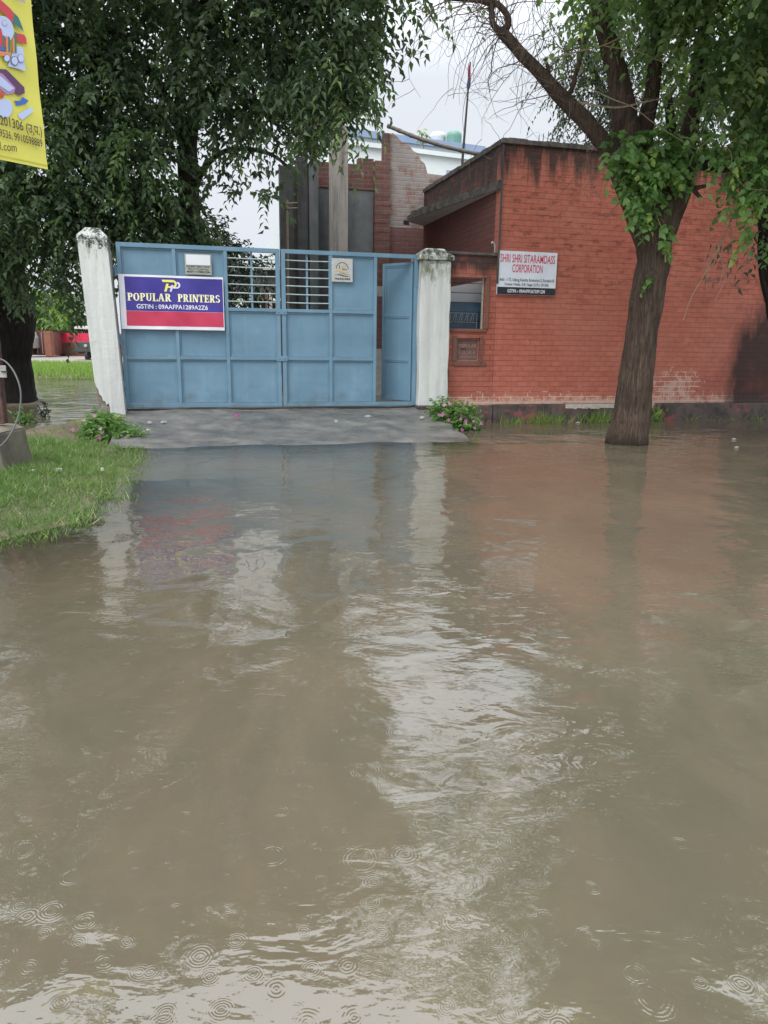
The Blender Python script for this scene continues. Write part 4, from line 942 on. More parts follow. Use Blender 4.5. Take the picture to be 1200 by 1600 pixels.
# ------------------------------------------------------------------ far left yard
Yc = 52
o = thing('shipping_container', 'rusty brown shipping container parked at the far side of the yard', 'container', (at(60, 560, Yc).x, Yc, .23))
A = at(42, 516, Yc); B = at(76, 516, Yc); C_ = at(87, 519, Yc + 4)
mb = MB(); mb.add([(A.x, Yc, .35), (B.x, Yc, .35), (C_.x, Yc + 6, .35), (A.x + .6, Yc + 6, .35), (A.x, Yc, A.z), (B.x, Yc, A.z), (C_.x, Yc + 6, A.z), (A.x + .6, Yc + 6, A.z)], [(0, 3, 2, 1), (4, 5, 6, 7), (0, 1, 5, 4), (1, 2, 6, 5), (2, 3, 7, 6), (3, 0, 4, 7)]); mb.build('body', M['cont'], o)
for i in range(2):
    a_ = A.x + .08 + i * (B.x - A.x - .1) / 2; mb = MB(); mb.box((a_, Yc - .04, .45), (a_ + (B.x - A.x) / 2 - .1, Yc - .002, A.z - .1)); dd = mb.build('door', M['cont'], o)
for i in range(4): mb = MB(); x = A.x + .3 + i * .35; mb.tube([(x, Yc - .08, .45), (x, Yc - .08, A.z - .12)], .03, 6); mb.build('lock_rod', M['lime'], o)
q = at(73, 520, Yc - .5); r = at(83, 520, Yc - .5)
mb = MB(); mb.box((q.x, Yc - 1.0, .3), (r.x, Yc - .5, A.z - .05)); mb.build('side_panel', M['cont2'], o)
Yr = 56; a_ = at(84, 520, Yr); b_ = at(260, 520, Yr)
o = thing('sheet_fence', 'bright red sheet fence with brown lower half behind the parked rickshaw', 'fence', (a_.x, Yr, .23))
mb = MB(); x = a_.x
while x < b_.x: mb.box((x, Yr, 1.2), (x + .92, Yr + .04, a_.z)); x += .95
mb.build('upper_sheet', M['fence_red'], o); mb = MB(); mb.box((a_.x, Yr - .05, .23), (b_.x, Yr + .05, 1.19)); mb.build('base_wall', M['cont'], o)
# auto rickshaw, front towards us
Ya = 46; xc = at(134, 540, Ya).x; g = .235; s = 1.0
o = thing('auto_rickshaw', 'dark auto rickshaw with pale roof parked on the far road', 'auto rickshaw', (xc, Ya, g))
hw = .72
mb = MB(); mb.prism([(-.72, .45), (.72, .45), (.7, .98), (.45, 1.08), (-.45, 1.08), (-.7, .98)], 1, 0, .35); mb.prism([(-.7, .35), (.7, .35), (.7, 1.0), (-.7, 1.0)], 1, .36, 2.4)
mb.v = [(v[0] + xc, v[1] + Ya, v[2] + g) for v in mb.v]; mb.build('body', M['auto_b'], o, bevel=.05)
mb = MB(); mb.prism([(-.74, 1.82), (.74, 1.82), (.68, 1.93), (.4, 2.0), (-.4, 2.0), (-.68, 1.93)], 1, .05, 2.4); mb.v = [(v[0] + xc, v[1] + Ya, v[2] + g) for v in mb.v]; mb.build('roof', M['auto_y'], o, bevel=.02)
for sx in (-.68, .68): mb = MB(); mb.tube([(xc + sx, Ya + .2, g + 1.0), (xc + sx * .98, Ya + .3, g + 1.83)], .035, 6); mb.build('windscreen_post', M['auto_b'], o)
mb = MB(); mb.box((xc - .4, Ya + 1.9, g + 1.0), (xc + .4, Ya + 1.94, g + 1.8)); mb.build('rear_sheet', M['fence_red'], o)
for (x, y) in ((0, .1), (-.6, 1.9), (.6, 1.9)):
    mb = MB(); mb.tube([(xc + x - .07, Ya + y, g + .24), (xc + x + .07, Ya + y, g + .24)], .24, 18); mb.build('wheel', M['rubber'], o)
mb = MB(); mb.tube([(xc, Ya - .06, g + .85), (xc, Ya - .01, g + .85)], .1, 12); mb.build('headlight', M['lime'], o)
# lorry nose behind the dark trunk
Yt = 50; xc = at(34, 560, Yt).x; o = thing('lorry', 'pale lorry nose showing beside the black tree trunk across the yard', 'lorry', (xc, Yt, .23))
mb = MB(); mb.prism([(xc - 1.8, .8), (xc + .35, .8), (xc + .35, 1.5), (xc + .1, 2.0), (xc + .0, 2.7), (xc - 1.8, 2.7)], 1, Yt, Yt + 2.2); mb.build('cab', M['lime'], o, bevel=.05)
mb = MB(); mb.box((xc - 1.6, Yt - .02, 1.7), (xc - .1, Yt - .002, 2.4)); mb.build('windscreen', M['glass'], o)
mb = MB(); mb.box((xc - 1.8, Yt - .06, .45), (xc + .45, Yt - .003, .8)); mb.build('bumper', M['auto_b'], o)
for sx in (-1.4, .15): mb = MB(); mb.tube([(xc + sx - .15, Yt + .6, .68), (xc + sx + .15, Yt + .6, .68)], .45, 18); mb.build('wheel', M['rubber'], o)
# tall far block
Yb = 150; a_ = at(44, 440, Yb); b_ = at(62, 462, Yb); o = thing('glass_tower', 'blue glazed tower far off between the leaves on the left', 'building', (a_.x, Yb, .2))
mb = MB(); mb.box((a_.x, Yb, .2), (b_.x, Yb + 12, a_.z)); mb.build('wall', M['paint_w'], o)
for i in range(9): mb = MB(); z = a_.z - .8 - i * 1.6; mb.box((a_.x + .1, Yb - .1, z - 1.1), (b_.x - .1, Yb - .01, z)); mb.build('window_band', M['paint_b'], o)
# ------------------------------------------------------------------ yellow flex on a lamp post, near left
bs0 = gz(16, 745, .08)
bx, by = -4.25, 8.25
o = thing('concrete_block', 'rough concrete footing block with worn sloping top in the grass at far left', 'footing', (bx, by, .05))
A = at(33, 678, 7.95); B = at(42, 755, 7.85)
hwb = .33; top = A.z
cxb = B.x - .60
def rg(mb, rows):
    ring(mb, [(cxb - a, cxb + a, 7.85 + .36 - b, 7.85 + .36 + b, z) for a, b, z in rows])
mb = MB(); rg(mb, [(.38, .38, -.2), (.36, .36, .08), (.33, .33, .3), (.315, .315, top)]); mb.build('block', M['base'], o, bevel=.02)
mb = MB(); rg(mb, [(.312, .312, top + .002), (.25, .25, top + .05), (.10, .10, top + .075)]); mb.build('haunching', M['base_top'], o, bevel=.015)
Ypo = 8.2; pxp = at(-3, 600, Ypo).x
o = thing('steel_post', 'rusty steel post rising from the concrete block at the left edge', 'post', (pxp, Ypo, top + .1))
mb = MB(); mb.box((pxp - .05, Ypo - .05, top + .08), (pxp + .05, Ypo + .05, 5.4)); mb.build('pole', M['rust_dark'], o, bevel=.01)
q0 = at(-2, 571, Ypo - .06); q1 = at(11, 590, Ypo - .06)
mb = MB(); mb.box((q0.x, Ypo - .075, q1.z), (q1.x, Ypo - .055, q0.z)); mb.build('clamp', M['lime'], o, bevel=.004)
mb = MB(); qm = (q0.z + q1.z) / 2; mb.tube([(q1.x - .04, Ypo - .09, qm), (q1.x + .03, Ypo - .1, qm)], .008, 8); mb.build('bolt', M['dark'], o)
pts = [at(x, y, 8.0 + dy) for x, y, dy in ((-14, 562, .1), (0, 561, 0), (12, 568, -.05), (24, 585, -.1), (32, 610, -.15), (31, 640, -.2), (22, 668, -.28), (8, 690, -.35), (-10, 705, -.4), (-30, 720, -.4))]
pp_ = catmull([tuple(p) for p in pts], 6); mb = MB(); mb.tube(pp_, .0085, 8)
tag(mb.build('cable', M['cable'], origin=tuple(pts[0]), smooth=True), 'loose grey cable looping from the rusty post over the concrete block', 'cable')
# flex banner frame of its own
FB = Frame(at(75, 265, 3.5), math.radians(55.4))
def fb(x, y, w=0.0): q = FB.on(x, y, w); return q[0], q[2]
o = thing('flex_banner', 'yellow printed flex banner with Hindi lettering hanging at the top left', 'banner', (0, 0, 0), FB)
bl = fb(-140, 262); zt_ = .95
umin = -1.6
mb = MB()
z_b = 0.0
def fsurf(u_, z_): return .005 * math.sin(u_ * 14 + z_ * 4) + .0025 * math.sin(z_ * 25)
sheet(mb, umin, 0, z_b, zt_, 0, nu=16, nz=20, fn=fsurf)
mb.v = [(v[0] - .02 * v[2], v[1], v[2]) for v in mb.v]
mb.build('sheet', M['y_yel'], o, smooth=True)
mb = MB(); sheet(mb, umin, -.002, .013, .018, .002, nu=30, nz=1, fn=fsurf); mb.build('hem', simple('hem_shadow_line', (.45, .43, .05), .5), o)
def dr(mb, off): mb.v = [(v[0], fsurf(v[0], v[2]) - off, v[2]) for v in mb.v]; return mb
def poly_px(pts, mat, off=.004, nm='print'):
    mb = MB(); q = [fb(x, y) for x, y in pts]; mb.add([(a_[0], -off, a_[1]) for a_ in q], [tuple(range(len(q)))]); 
    mb.v = [(v[0], -off * .5 - .0075, v[2]) for v in mb.v]; return mb.build(nm, mat, o)
def ell_px(cx, cy, rx, ry, mat, off=.004, rot=0, ring_=None):
    pts = [(cx + rx * math.cos(t_) * math.cos(rot) - ry * math.sin(t_) * math.sin(rot), cy + rx * math.cos(t_) * math.sin(rot) + ry * math.sin(t_) * math.cos(rot)) for t_ in [i * math.tau / 20 for i in range(20)]]
    poly_px(pts, mat, off)
    if ring_: poly_px([(cx + (x - cx) * .86, cy + (y - cy) * .86) for x, y in pts], ring_, off + .002)
poly_px([(-20, -14), (2, 3), (14, 14), (20, 21), (18, 37), (8, 27), (0, 18), (-20, 2)], M['y_red']); poly_px([(20, 21), (27, 28), (31, 38), (35.5, 51), (28, 44), (18, 37)], M['y_green'], .005)
poly_px([(20, 50), (24, 52), (25, 65), (22, 60)], M['y_green']); poly_px([(24, 52.5), (36, 55), (39, 61), (40, 71), (33, 68), (25, 65.5)], M['y_red'], .005)
ell_px(4, 46, 15, 21, M['y_pale'], .004, -.3); ell_px(5, 37, 4, 5, M['y_org'], .006, -.4, M['y_pale'])
poly_px([(-10, 40), (0, 46), (2, 58), (8, 60), (8, 75), (2, 74), (-10, 70)], M['y_red'], .007)
for i, (x, m_) in enumerate(((2, 'y_green'), (7, 'y_org'), (10, 'y_green'), (17, 'y_org'), (20, 'y_green'))): poly_px([(x, 56 + i), (x + 3, 57 + i), (x + 3.5, 84), (x + .5, 83)], M[m_], .008 + .0005 * i)
poly_px([(-10, 70), (6, 76), (6, 80), (-10, 78)], M['y_blu'], .011); poly_px([(-10, 80), (14, 83), (14, 90), (-10, 87)], M['y_org'], .0105)
poly_px([(22, 72), (34, 75), (38, 112), (26, 108), (10, 104), (16, 88)], M['y_pale'], .0035)
ell_px(8, 92, 5, 6, M['y_green'], .012, 0, M['y_pale']); ell_px(20, 96, 5.5, 7.5, M['y_pur'], .012, -.2, M['y_pale']); ell_px(30, 92, 5, 7, M['y_lil'], .012, -.2, M['y_pale'])
poly_px([(-10, 108), (8, 109), (36, 137), (37, 146), (28, 150), (-10, 118)], M['y_pur']); poly_px([(-10, 112), (2, 116), (22, 138), (20, 146), (8, 148), (-10, 132)], M['y_lil'], .006); poly_px([(-10, 116), (0, 121), (20, 139), (12, 144), (-10, 130)], M['y_pale'], .008)
poly_px([(-10, 140), (0, 144), (5, 150), (2, 154), (-10, 150)], M['y_red'], .0075); ell_px(5, 170, 13, 15, M['y_pale'], .004)
poly_px([(20, 158), (30, 158), (33, 152), (38, 155), (43, 158), (38, 163), (30, 165), (24, 166)], M['y_blu']); poly_px([(26, 179), (46, 168), (51, 174), (33, 188), (28, 184)], M['y_pale'])
def tx(body, x0, y0, x1, y1, h, mat, bold=.01):
    a_ = fb(x0, y0); b_ = fb(x1, y1); mb = MB(); put_text(mb, body, a_[0], b_[0], a_[1], a_[1] + h, 0, bold)
    if not mb.v: return
    k_ = (b_[1] - a_[1]) / (b_[0] - a_[0]); mb.v = [(v[0], -.0145, v[2] + (v[0] - a_[0]) * k_) for v in mb.v]; mb.build('lettering', mat, o)
tx('-201306 (\u0909.\u092a.)', -6, 199, 63.5, 218, .048, M['y_ink'], .008)
poly_px([(50.2, 209.5), (51.2, 209.8), (48.6, 213.5), (47.8, 213)], M['y_ink'], .014, 'lettering')
tx('9536, 9910598889', -3, 216, 64, 233, .036, M['y_ink'], .008)
tx('gmail.com', -26, 237, 24, 242, .042, M['y_ink'], .004)
tx('\u0938\u0939\u0915\u093e\u0930\u0940', 18, 1, 37, 9, .026, M['y_vio'], .01)
mb = MB(); mb.tube([(umin - .1, .02, zt_), (.05, .02, zt_ + .01)], .014, 8); mb.build('batten', M['bamboo'], o)
mb = MB(); zg = -FB.o.z - .35; mb.tube([(umin - .02, .035, zg), (umin, .035, zt_ + .1)], .035, 10); tag(mb.build('bamboo_pole', M['bamboo'], fr=FB, origin=(umin, .035, zg), smooth=True), 'upright bamboo pole planted in the water, carrying the yellow flex banner', 'pole')
# ------------------------------------------------------------------ trees
def limb_pts(rows, n=5):
    """rows (px, py, width px, Y) -> points and radii"""
    out = []
    for x, y, wd_, Y_ in rows:
        p = at(x, y, Y_); depth = abs((Matrix(CR.transposed()) @ (p - Vector((0, 0, CAMH)))).z); out.append((*p, wd_ * .5 * depth / FPX))
    c = catmull(out, n); return c[:, :3], np.maximum(c[:, 3], .004)
def limb(mb, rows, n=6, sides=14, nz=.06, nf=3.0, seed=0):
    P, r = limb_pts(rows, n); mb.tube(P, list(r), sides, nz=nz, nf=nf, seed=seed); return P
def crown(name, clumps, per, tpl, L, Wd, mat, parent, slen, nleaf, droop, tint=(0, .8), young=.04, out=.7, upr=.5):
    """clumps (px,py,rx,ry,Y,depth,density); sprays of leaves hung through each ellipsoid"""
    Ps, Xs, Ts = [], [], []
    for cx, cy, rx, ry, Y_, dp, den in clumps:
        c = at(cx, cy, Y_); k = Y_ / FPX; r = (rx * k, dp, ry * k)
        n = max(3, int(per * den * rx * ry / 1000)); S, d = in_ell(c, r, n, .35)
        # lumpy: thin out sprays by a coarse noise so gaps and tufts form
        if dp < .35: S0 = S
        nv = np.array([1.0] * len(S)) if dp < .35 else np.array([mnoise.noise(Vector(s * 1.4)) for s in S]); S, d = S[nv > -.12 - .5 * (den > 1.4)], d[nv > -.12 - .5 * (den > 1.4)]
        if len(S) == 0: continue
        D = d * out + RNG.normal(0, .5, S.shape); P, X = sprays(S, D, RNG.uniform(.6, 1.2, len(S)) * slen, nleaf, RNG.uniform(.3, 1.1, len(S)) * droop)
        t_ = np.repeat(RNG.uniform(tint[0], tint[1], len(S)), nleaf) + RNG.normal(0, .1, len(P)); t_ = np.clip(t_, 0, .8)
        yg = np.repeat(RNG.random(len(S)) < young, nleaf); t_ = np.where(yg, RNG.uniform(.88, 1, len(P)), t_)
        Ps.append(P); Xs.append(X); Ts.append(t_)
    P, X, T = np.vstack(Ps), np.vstack(Xs), np.concatenate(Ts)
    return leaves(name, tpl, P, X, RNG.uniform(.7, 1.25, len(P)) * L, RNG.uniform(.75, 1.2, len(P)) * Wd, T, mat, parent, upr=upr)
# right tree
Yt = 11.65
rt_ = thing('street_tree', 'large bent brown trunked tree standing in the flood before the red wall', 'tree', (gz(980, 690).x, gz(980, 690).y, -.1))
mb = MB()
trunk = [(981, 716, 88), (979, 700, 76), (980, 686, 68), (988, 640, 61), (994, 590, 56), (1002, 527, 52), (1006, 500, 53), (1010, 470, 55), (1017, 430, 54), (1021, 405, 54), (1021, 380, 58), (1019, 352, 66), (1020, 328, 64), (1021, 305, 50), (1021, 290, 30), (1021, 284, 8)]
P, r = limb_pts([(x, y, w_ * .93, Yt) for x, y, w_ in trunk], 11); mb.tube(P, list(r), 72, nz=.075, nf=3.6)
# ridges, knots, burl and hollows
V = np.array(mb.v)
def knot(px, py, s, amt, zs=1.0):
    global V
    d_ = ray(px, py); dd = Vector(d_); c = at(px, py, Yt - .26)
    q = (V - np.array(c)) * np.array([1, 1, zs]); g_ = np.exp(-(q ** 2).sum(1) / (s * s)); ax = np.array(at(1012, py, Yt)); dirv = nrm(V - np.array([ax[0], ax[1], 0]) * np.array([1, 1, 0]) - np.array([0, 0, 1]) * V[:, 2:3]); V = V + dirv * (g_ * amt)[:, None]
knot(990, 520, .055, -.14, .38); knot(1012, 432, .08, .06, 1.5); knot(1016, 440, .04, -.07, 2.5); knot(1020, 425, .05, .05, 2); knot(962, 638, .04, -.07, .6); knot(981, 508, .05, .035); knot(1012, 395, .06, .02)
c = np.array(at(1062, 362, Yt - .05)); g_ = np.exp(-((V - c) ** 2 * np.array([1, 1, .5])).sum(1) / .012); V = V + np.array([.10, -.02, 0]) * g_[:, None]
c = np.array(at(984, 478, Yt - .1)); g_ = np.exp(-((V - c) ** 2).sum(1) / .003); V = V + np.array([-.05, -.01, 0]) * g_[:, None]
mb.v = [tuple(v) for v in V]; mb.build('trunk', M['bark'], rt_, smooth=True)
mb = MB()
Ls = [[(1016, 410, 24, Yt), (1010, 372, 40, Yt), (1004, 340, 48, Yt), (984, 290, 44, Yt), (966, 255, 34, Yt), (945, 225, 28, Yt), (912, 186, 25, Yt), (879, 154, 23, Yt), (845, 115, 20, Yt), (817, 87, 18, Yt), (797, 64, 17, Yt), (781, 47, 17, Yt)],
      [(784, 52, 13, Yt), (771, 38, 10, Yt), (768, 20, 9, Yt), (767, 8, 9, Yt), (757, 2, 9, Yt), (735, -1, 9, Yt), (700, -4, 8, Yt), (650, -14, 6, Yt)],
      [(782, 50, 13, Yt), (792, 42, 11, Yt), (794, 28, 10, Yt), (784, 12, 10, Yt), (772, 2, 9, Yt), (765, -14, 8, Yt), (770, -60, 6, Yt)],
      [(1016, 410, 24, Yt), (1010, 345, 48, Yt - .03), (994, 290, 50, Yt), (984, 220, 42, Yt), (975, 180, 40, Yt), (967, 125, 33, Yt), (956, 85, 30, Yt), (946, 50, 28, Yt), (936, 8, 26, Yt), (925, -60, 22, Yt), (900, -180, 14, Yt)],
      [(1022, 410, 24, Yt), (1022, 350, 48, Yt), (1016, 290, 45, Yt + .1), (1004, 235, 34, Yt + .1), (1008, 195, 27, Yt + .1), (1018, 150, 24, Yt), (1024, 90, 22, Yt), (1028, 30, 18, Yt), (1034, -40, 16, Yt), (1050, -150, 10, Yt)],
      [(1024, 410, 24, Yt), (1028, 380, 40, Yt), (1037, 350, 46, Yt), (1055, 300, 46, Yt), (1067, 260, 34, Yt), (1072, 225, 30, Yt), (1082, 180, 26, Yt), (1092, 110, 22, Yt), (1100, 40, 18, Yt), (1112, -40, 16, Yt), (1140, -150, 10, Yt)],
      [(880, 156, 11, Yt), (893, 140, 8, Yt), (898, 120, 7, Yt), (906, 95, 6, Yt), (915, 60, 5, Yt)],
      [(858, 130, 9, Yt), (857, 110, 6, Yt), (852, 92, 5, Yt)], [(1068, 292, 9, Yt - .2), (1085, 294, 8, Yt - .3), (1103, 290, 5, Yt - .35)], [(1082, 294, 8, Yt - .3), (1090, 304, 7, Yt - .3), (1096, 310, 5, Yt - .3)]]
for i, l in enumerate(Ls): limb(mb, l, 8, 22 if i in (0, 3, 4, 5) else 8, .07, 3.5, i)
mb.build('limbs', M['bark'], rt_, smooth=True)
# twigs: bare, wiry, against the sky
mb = MB()
def wander(p, d, n, step, r, grav=.02, jit=.22):
    pts = [Vector(p)]; d = Vector(d).normalized()
    for i in range(n):
        d = (d + Vector(RNG.normal(0, jit, 3)) + Vector((0, 0, -grav * i))).normalized(); pts.append(pts[-1] + d * step)
    mb.tube(pts, [r * (1 - .8 * i / n) for i in range(n + 1)], 4, cap=False); return pts
srcs = [limb_pts(Ls[i], 8)[0] for i in (0, 1, 2, 3, 6)]
for si, cnt in ((0, 34), (1, 30), (2, 14), (3, 8), (4, 10)):
    S = srcs[si]
    for _ in range(cnt):
        p = S[RNG.integers(len(S) // 3 if si in (0, 3) else 0, len(S))]
        d = (RNG.uniform(-1, .3), RNG.uniform(-.8, .6), RNG.uniform(-.5, .9)); q = wander(p, d, RNG.integers(7, 14), .14, RNG.uniform(.005, .010))
        for _ in range(RNG.integers(1, 4)): w0 = q[RNG.integers(2, len(q))]; wander(w0, (RNG.uniform(-1, .6), RNG.uniform(-.6, .6), RNG.uniform(-.9, .5)), RNG.integers(5, 10), .10, .004, .03)
for _ in range(30):
    p = at(RNG.uniform(700, 900), RNG.uniform(-60, 10), Yt + RNG.uniform(-1.2, .6)); wander(p, (RNG.uniform(-.7, .4), RNG.uniform(-.4, .4), -1), RNG.integers(8, 15), .12, .005, .0, .25)
mb.build('bare_twigs', M['twig'], rt_)
mb = MB()
def pxline(pts, r): c_ = catmull([tuple(at(*p)) for p in pts], 6); mb.tube(c_, [r * (1 - .6 * i / len(c_)) for i in range(len(c_))], 5, cap=False)
pxline([(862, 92, 11.2), (905, 80, 11.1), (945, 70, 11), (985, 48, 11), (1020, 20, 11), (1050, -10, 11)], .012); pxline([(945, 72, 11), (1000, 82, 11), (1060, 108, 11), (1110, 125, 11)], .008)
pxline([(918, 137, 11.1), (960, 156, 11), (990, 168, 11), (1025, 195, 11), (1062, 218, 11), (1090, 235, 11)], .008); pxline([(905, 160, 11.2), (960, 168, 11.2), (1005, 160, 11.2), (1040, 150, 11.2), (1062, 128, 11.2)], .014)
pxline([(1090, 235, 11), (1130, 190, 11), (1165, 110, 11), (1200, 62, 11)], .008); pxline([(1105, 218, 10.9), (1140, 235, 10.8), (1145, 265, 10.7), (1165, 292, 10.6), (1205, 298, 10.5)], .006)
for pts in (((1150, 300, 11.5), (1140, 350, 11.4), (1118, 395, 11.3), (1100, 430, 11.3), (1080, 465, 11.3), (1068, 500, 11.3)), ((1140, 348, 11.4), (1144, 380, 11.4), (1136, 430, 11.4), (1118, 468, 11.4)), ((1130, 370, 11.4), (1112, 400, 11.4), (1103, 450, 11.4)), ((1176, 330, 11.4), (1174, 380, 11.4), (1165, 420, 11.4)), ((1122, 390, 11.4), (1130, 420, 11.4), (1122, 450, 11.4))):
    pxline(pts, .009)
mb.build('wiry_stems', M['twig_pale'], rt_)
pods = [(1130 + RNG.uniform(-30, 25), 390 + RNG.uniform(-15, 50)) for _ in range(22)]
P = np.array([at(x, y, 11.35) for x, y in pods]); leaves('seed_pods', T_LANCE, P, np.tile([0, 0, -1.0], (len(P), 1)) + RNG.normal(0, .1, (len(P), 3)), .12, .03, .1, M['twig'], rt_, up=(0, -1, 0))
crown('leaves', [(1120, 70, 85, 75, 11.4, .9, .7), (1140, 145, 50, 55, 11.2, .8, .5), (1080, 140, 40, 50, 11.2, .7, .5), (1065, 40, 45, 50, 11.2, .7, .5), (1180, 40, 50, 70, 11, .9, 1.1), (1130, 190, 34, 28, 11, .5, .45), (1190, 215, 20, 24, 10.9, .4, .3), (995, 15, 28, 20, 11, .3, .25),
   (1000, -60, 90, 50, 11, 1.3, .8), (1140, -70, 130, 70, 11, 1.6, 1.4), (1280, 30, 90, 120, 11, 1.5, 1.3), (1260, 200, 60, 80, 11, 1.2, 1.2), (1060, -160, 150, 70, 10.5, 1.8, 1.3), (1250, -150, 150, 90, 10, 2.0, 1.3), (960, -170, 50, 35, 10.5, .8, .5), (1150, -270, 160, 80, 9.5, 1.8, 1.2), (980, -270, 110, 60, 9.5, 1.5, .8), (800, -380, 110, 30, 10, .8, .5), (680, -400, 90, 30, 10, .8, .4), (1000, -480, 170, 50, 9, .8, .9), (1230, -490, 180, 60, 9, .8, 1), (1420, -120, 140, 140, 10, 2, 1.1), (1430, -360, 150, 120, 9, 2, 1.1), (1450, 120, 90, 120, 11, 1.5, 1), (1000, -370, 150, 60, 9.4, .9, .8), (1220, -380, 140, 80, 9.4, 1, 1.2)],
   34, T_HEART, .098, .075, M['leaf_mid'], rt_, .65, 12, .8, young=.05)
crown('leaves', [(715, -120, 120, 36, 13, .5, 1.6), (760, -160, 130, 40, 13, .6, 1.3), (890, -160, 70, 40, 12, .5, .5)], 20, T_HEART, .1, .07, M['leaf_mid'], rt_, .6, 9, .8)
# vine growing in the fork
vn = thing('climbing_vine', 'bright green climbing vine spilling over the fork of the flooded trunk', 'vine', tuple(at(1010, 340, Yt - .4)))
crown('leaves', [(1022, 232, 36, 24, 11.25, .2, .9), (988, 250, 22, 18, 11.2, .18, .8), (1002, 288, 22, 32, 11.15, .12, .9), (1040, 265, 24, 28, 11.2, .15, .9), (972, 228, 18, 16, 11.2, .15, .8), (960, 250, 10, 10, 11.15, .1, .5), (1012, 326, 11, 20, 11.15, .06, 1.0), (1052, 240, 20, 20, 11.2, .15, .8), (1036, 378, 5, 14, 11.3, .03, .25), (1042, 352, 4, 6, 11.3, .03, .2), (1022, 434, 3, 3, 11.36, .03, .1)],
   66, T_HEART, .10, .088, M['leaf_vine'], vn, .22, 6, .9, young=.10, upr=.7)
crown('side_leaves', [(1170, 250, 35, 32, 10.9, .3, .8), (1110, 225, 22, 18, 11, .2, .6), (1185, 290, 22, 22, 10.8, .2, .7), (1190, 330, 14, 16, 10.9, .15, .5), (1150, 318, 14, 12, 10.9, .15, .35), (1165, 360, 10, 14, 11, .1, .3), (1190, 370, 10, 18, 11, .1, .4)],
   62, T_HEART, .10, .082, M['leaf_vine'], vn, .3, 6, .9, young=.08, upr=.7)
mb = MB()
for pts in (((1018, 340, 11.3), (1010, 300, 11.2), (1000, 260, 11.2), (1020, 230, 11.2), (1060, 215, 11.1), (1100, 222, 11), (1165, 250, 10.9)), ((1040, 410, 11.35), (1038, 370, 11.3), (1024, 330, 11.25), (1020, 290, 11.2))): pxline(pts, .012)
mb.build('stem', M['twig_pale'], vn)
# second dark tree at the right edge
t2 = thing('street_tree', 'black shaded tree at the right edge with an arching limb over the roof', 'tree', tuple(gz(1245, 668)))
mb = MB()
T2 = [[(1252, 690, 66, 13.4), (1246, 640, 60, 13.4), (1238, 560, 56, 13.4), (1228, 480, 54, 13.4), (1220, 400, 54, 13.4), (1212, 320, 60, 13.4), (1200, 250, 70, 13.4), (1190, 200, 78, 13.4), (1196, 140, 74, 13.4), (1215, 60, 60, 13.4), (1240, -60, 44, 13.4), (1260, -200, 26, 13.4)],
      [(1200, 215, 66, 13.4), (1168, 235, 52, 13.2), (1138, 248, 38, 13.1), (1110, 250, 34, 13.1), (1085, 246, 26, 13.1), (1066, 232, 22, 13.1), (1050, 200, 16, 13.1), (1044, 150, 12, 13.1)], [(1200, 470, 10, 13), (1190, 430, 8, 13), (1188, 380, 8, 13), (1192, 330, 7, 13)]]
for i, l in enumerate(T2): limb(mb, l, 8, 24, .09, 2.5, i + 20)
mb.build('trunk', M['bark_dark'], t2, smooth=True)
crown('leaves', [(1200, 60, 60, 90, 14, .8, 1), (1300, 150, 90, 120, 13.5, 1.5, 1.2), (1320, 0, 110, 120, 13.5, 1.8, 1.2), (1190, 350, 18, 40, 12.9, .2, .5)], 30, T_LANCE, .14, .06, M['leaf_dark'], t2, .6, 10, .9)
# drooping fine-leaved tree behind the roof
t3 = thing('background_tree', 'drooping dull green tree rising behind the red building', 'tree', (at(950, 300, 24).x, 24, .3))
mb = MB(); limb(mb, [(975, 420, 30, 24), (970, 250, 28, 24), (960, 120, 22, 24), (950, 0, 14, 24)], 6, 10); limb(mb, [(968, 200, 16, 24), (935, 130, 11, 23.5), (905, 60, 7, 23)], 6, 8); mb.build('trunk', M['bark_dark'], t3, smooth=True)
crown('leaves', [(905, 55, 40, 32, 23, .8, 1.2), (900, 100, 32, 26, 23, .8, 1.0), (925, 165, 36, 34, 23, .8, 1.3), (895, 150, 22, 20, 23, .5, .6), (950, 110, 40, 45, 23.5, 1, 1.2), (940, 205, 30, 26, 23, .6, 1.3), (965, 30, 50, 40, 23.5, 1, 1.2), (1020, 175, 35, 45, 23.5, 1, .9), (1000, 90, 40, 45, 24, 1, 1.2), (985, 215, 26, 26, 23.5, .6, 1.2), (1045, 110, 30, 60, 24, 1, 1), (1090, 190, 40, 40, 24, 1, .9), (1120, 90, 60, 80, 25, 1, .8), (1040, 215, 30, 16, 24, .6, .5)],
   42, T_LANCE, .17, .055, M['leaf_fine'], t3, .9, 14, 1.3, young=.02)
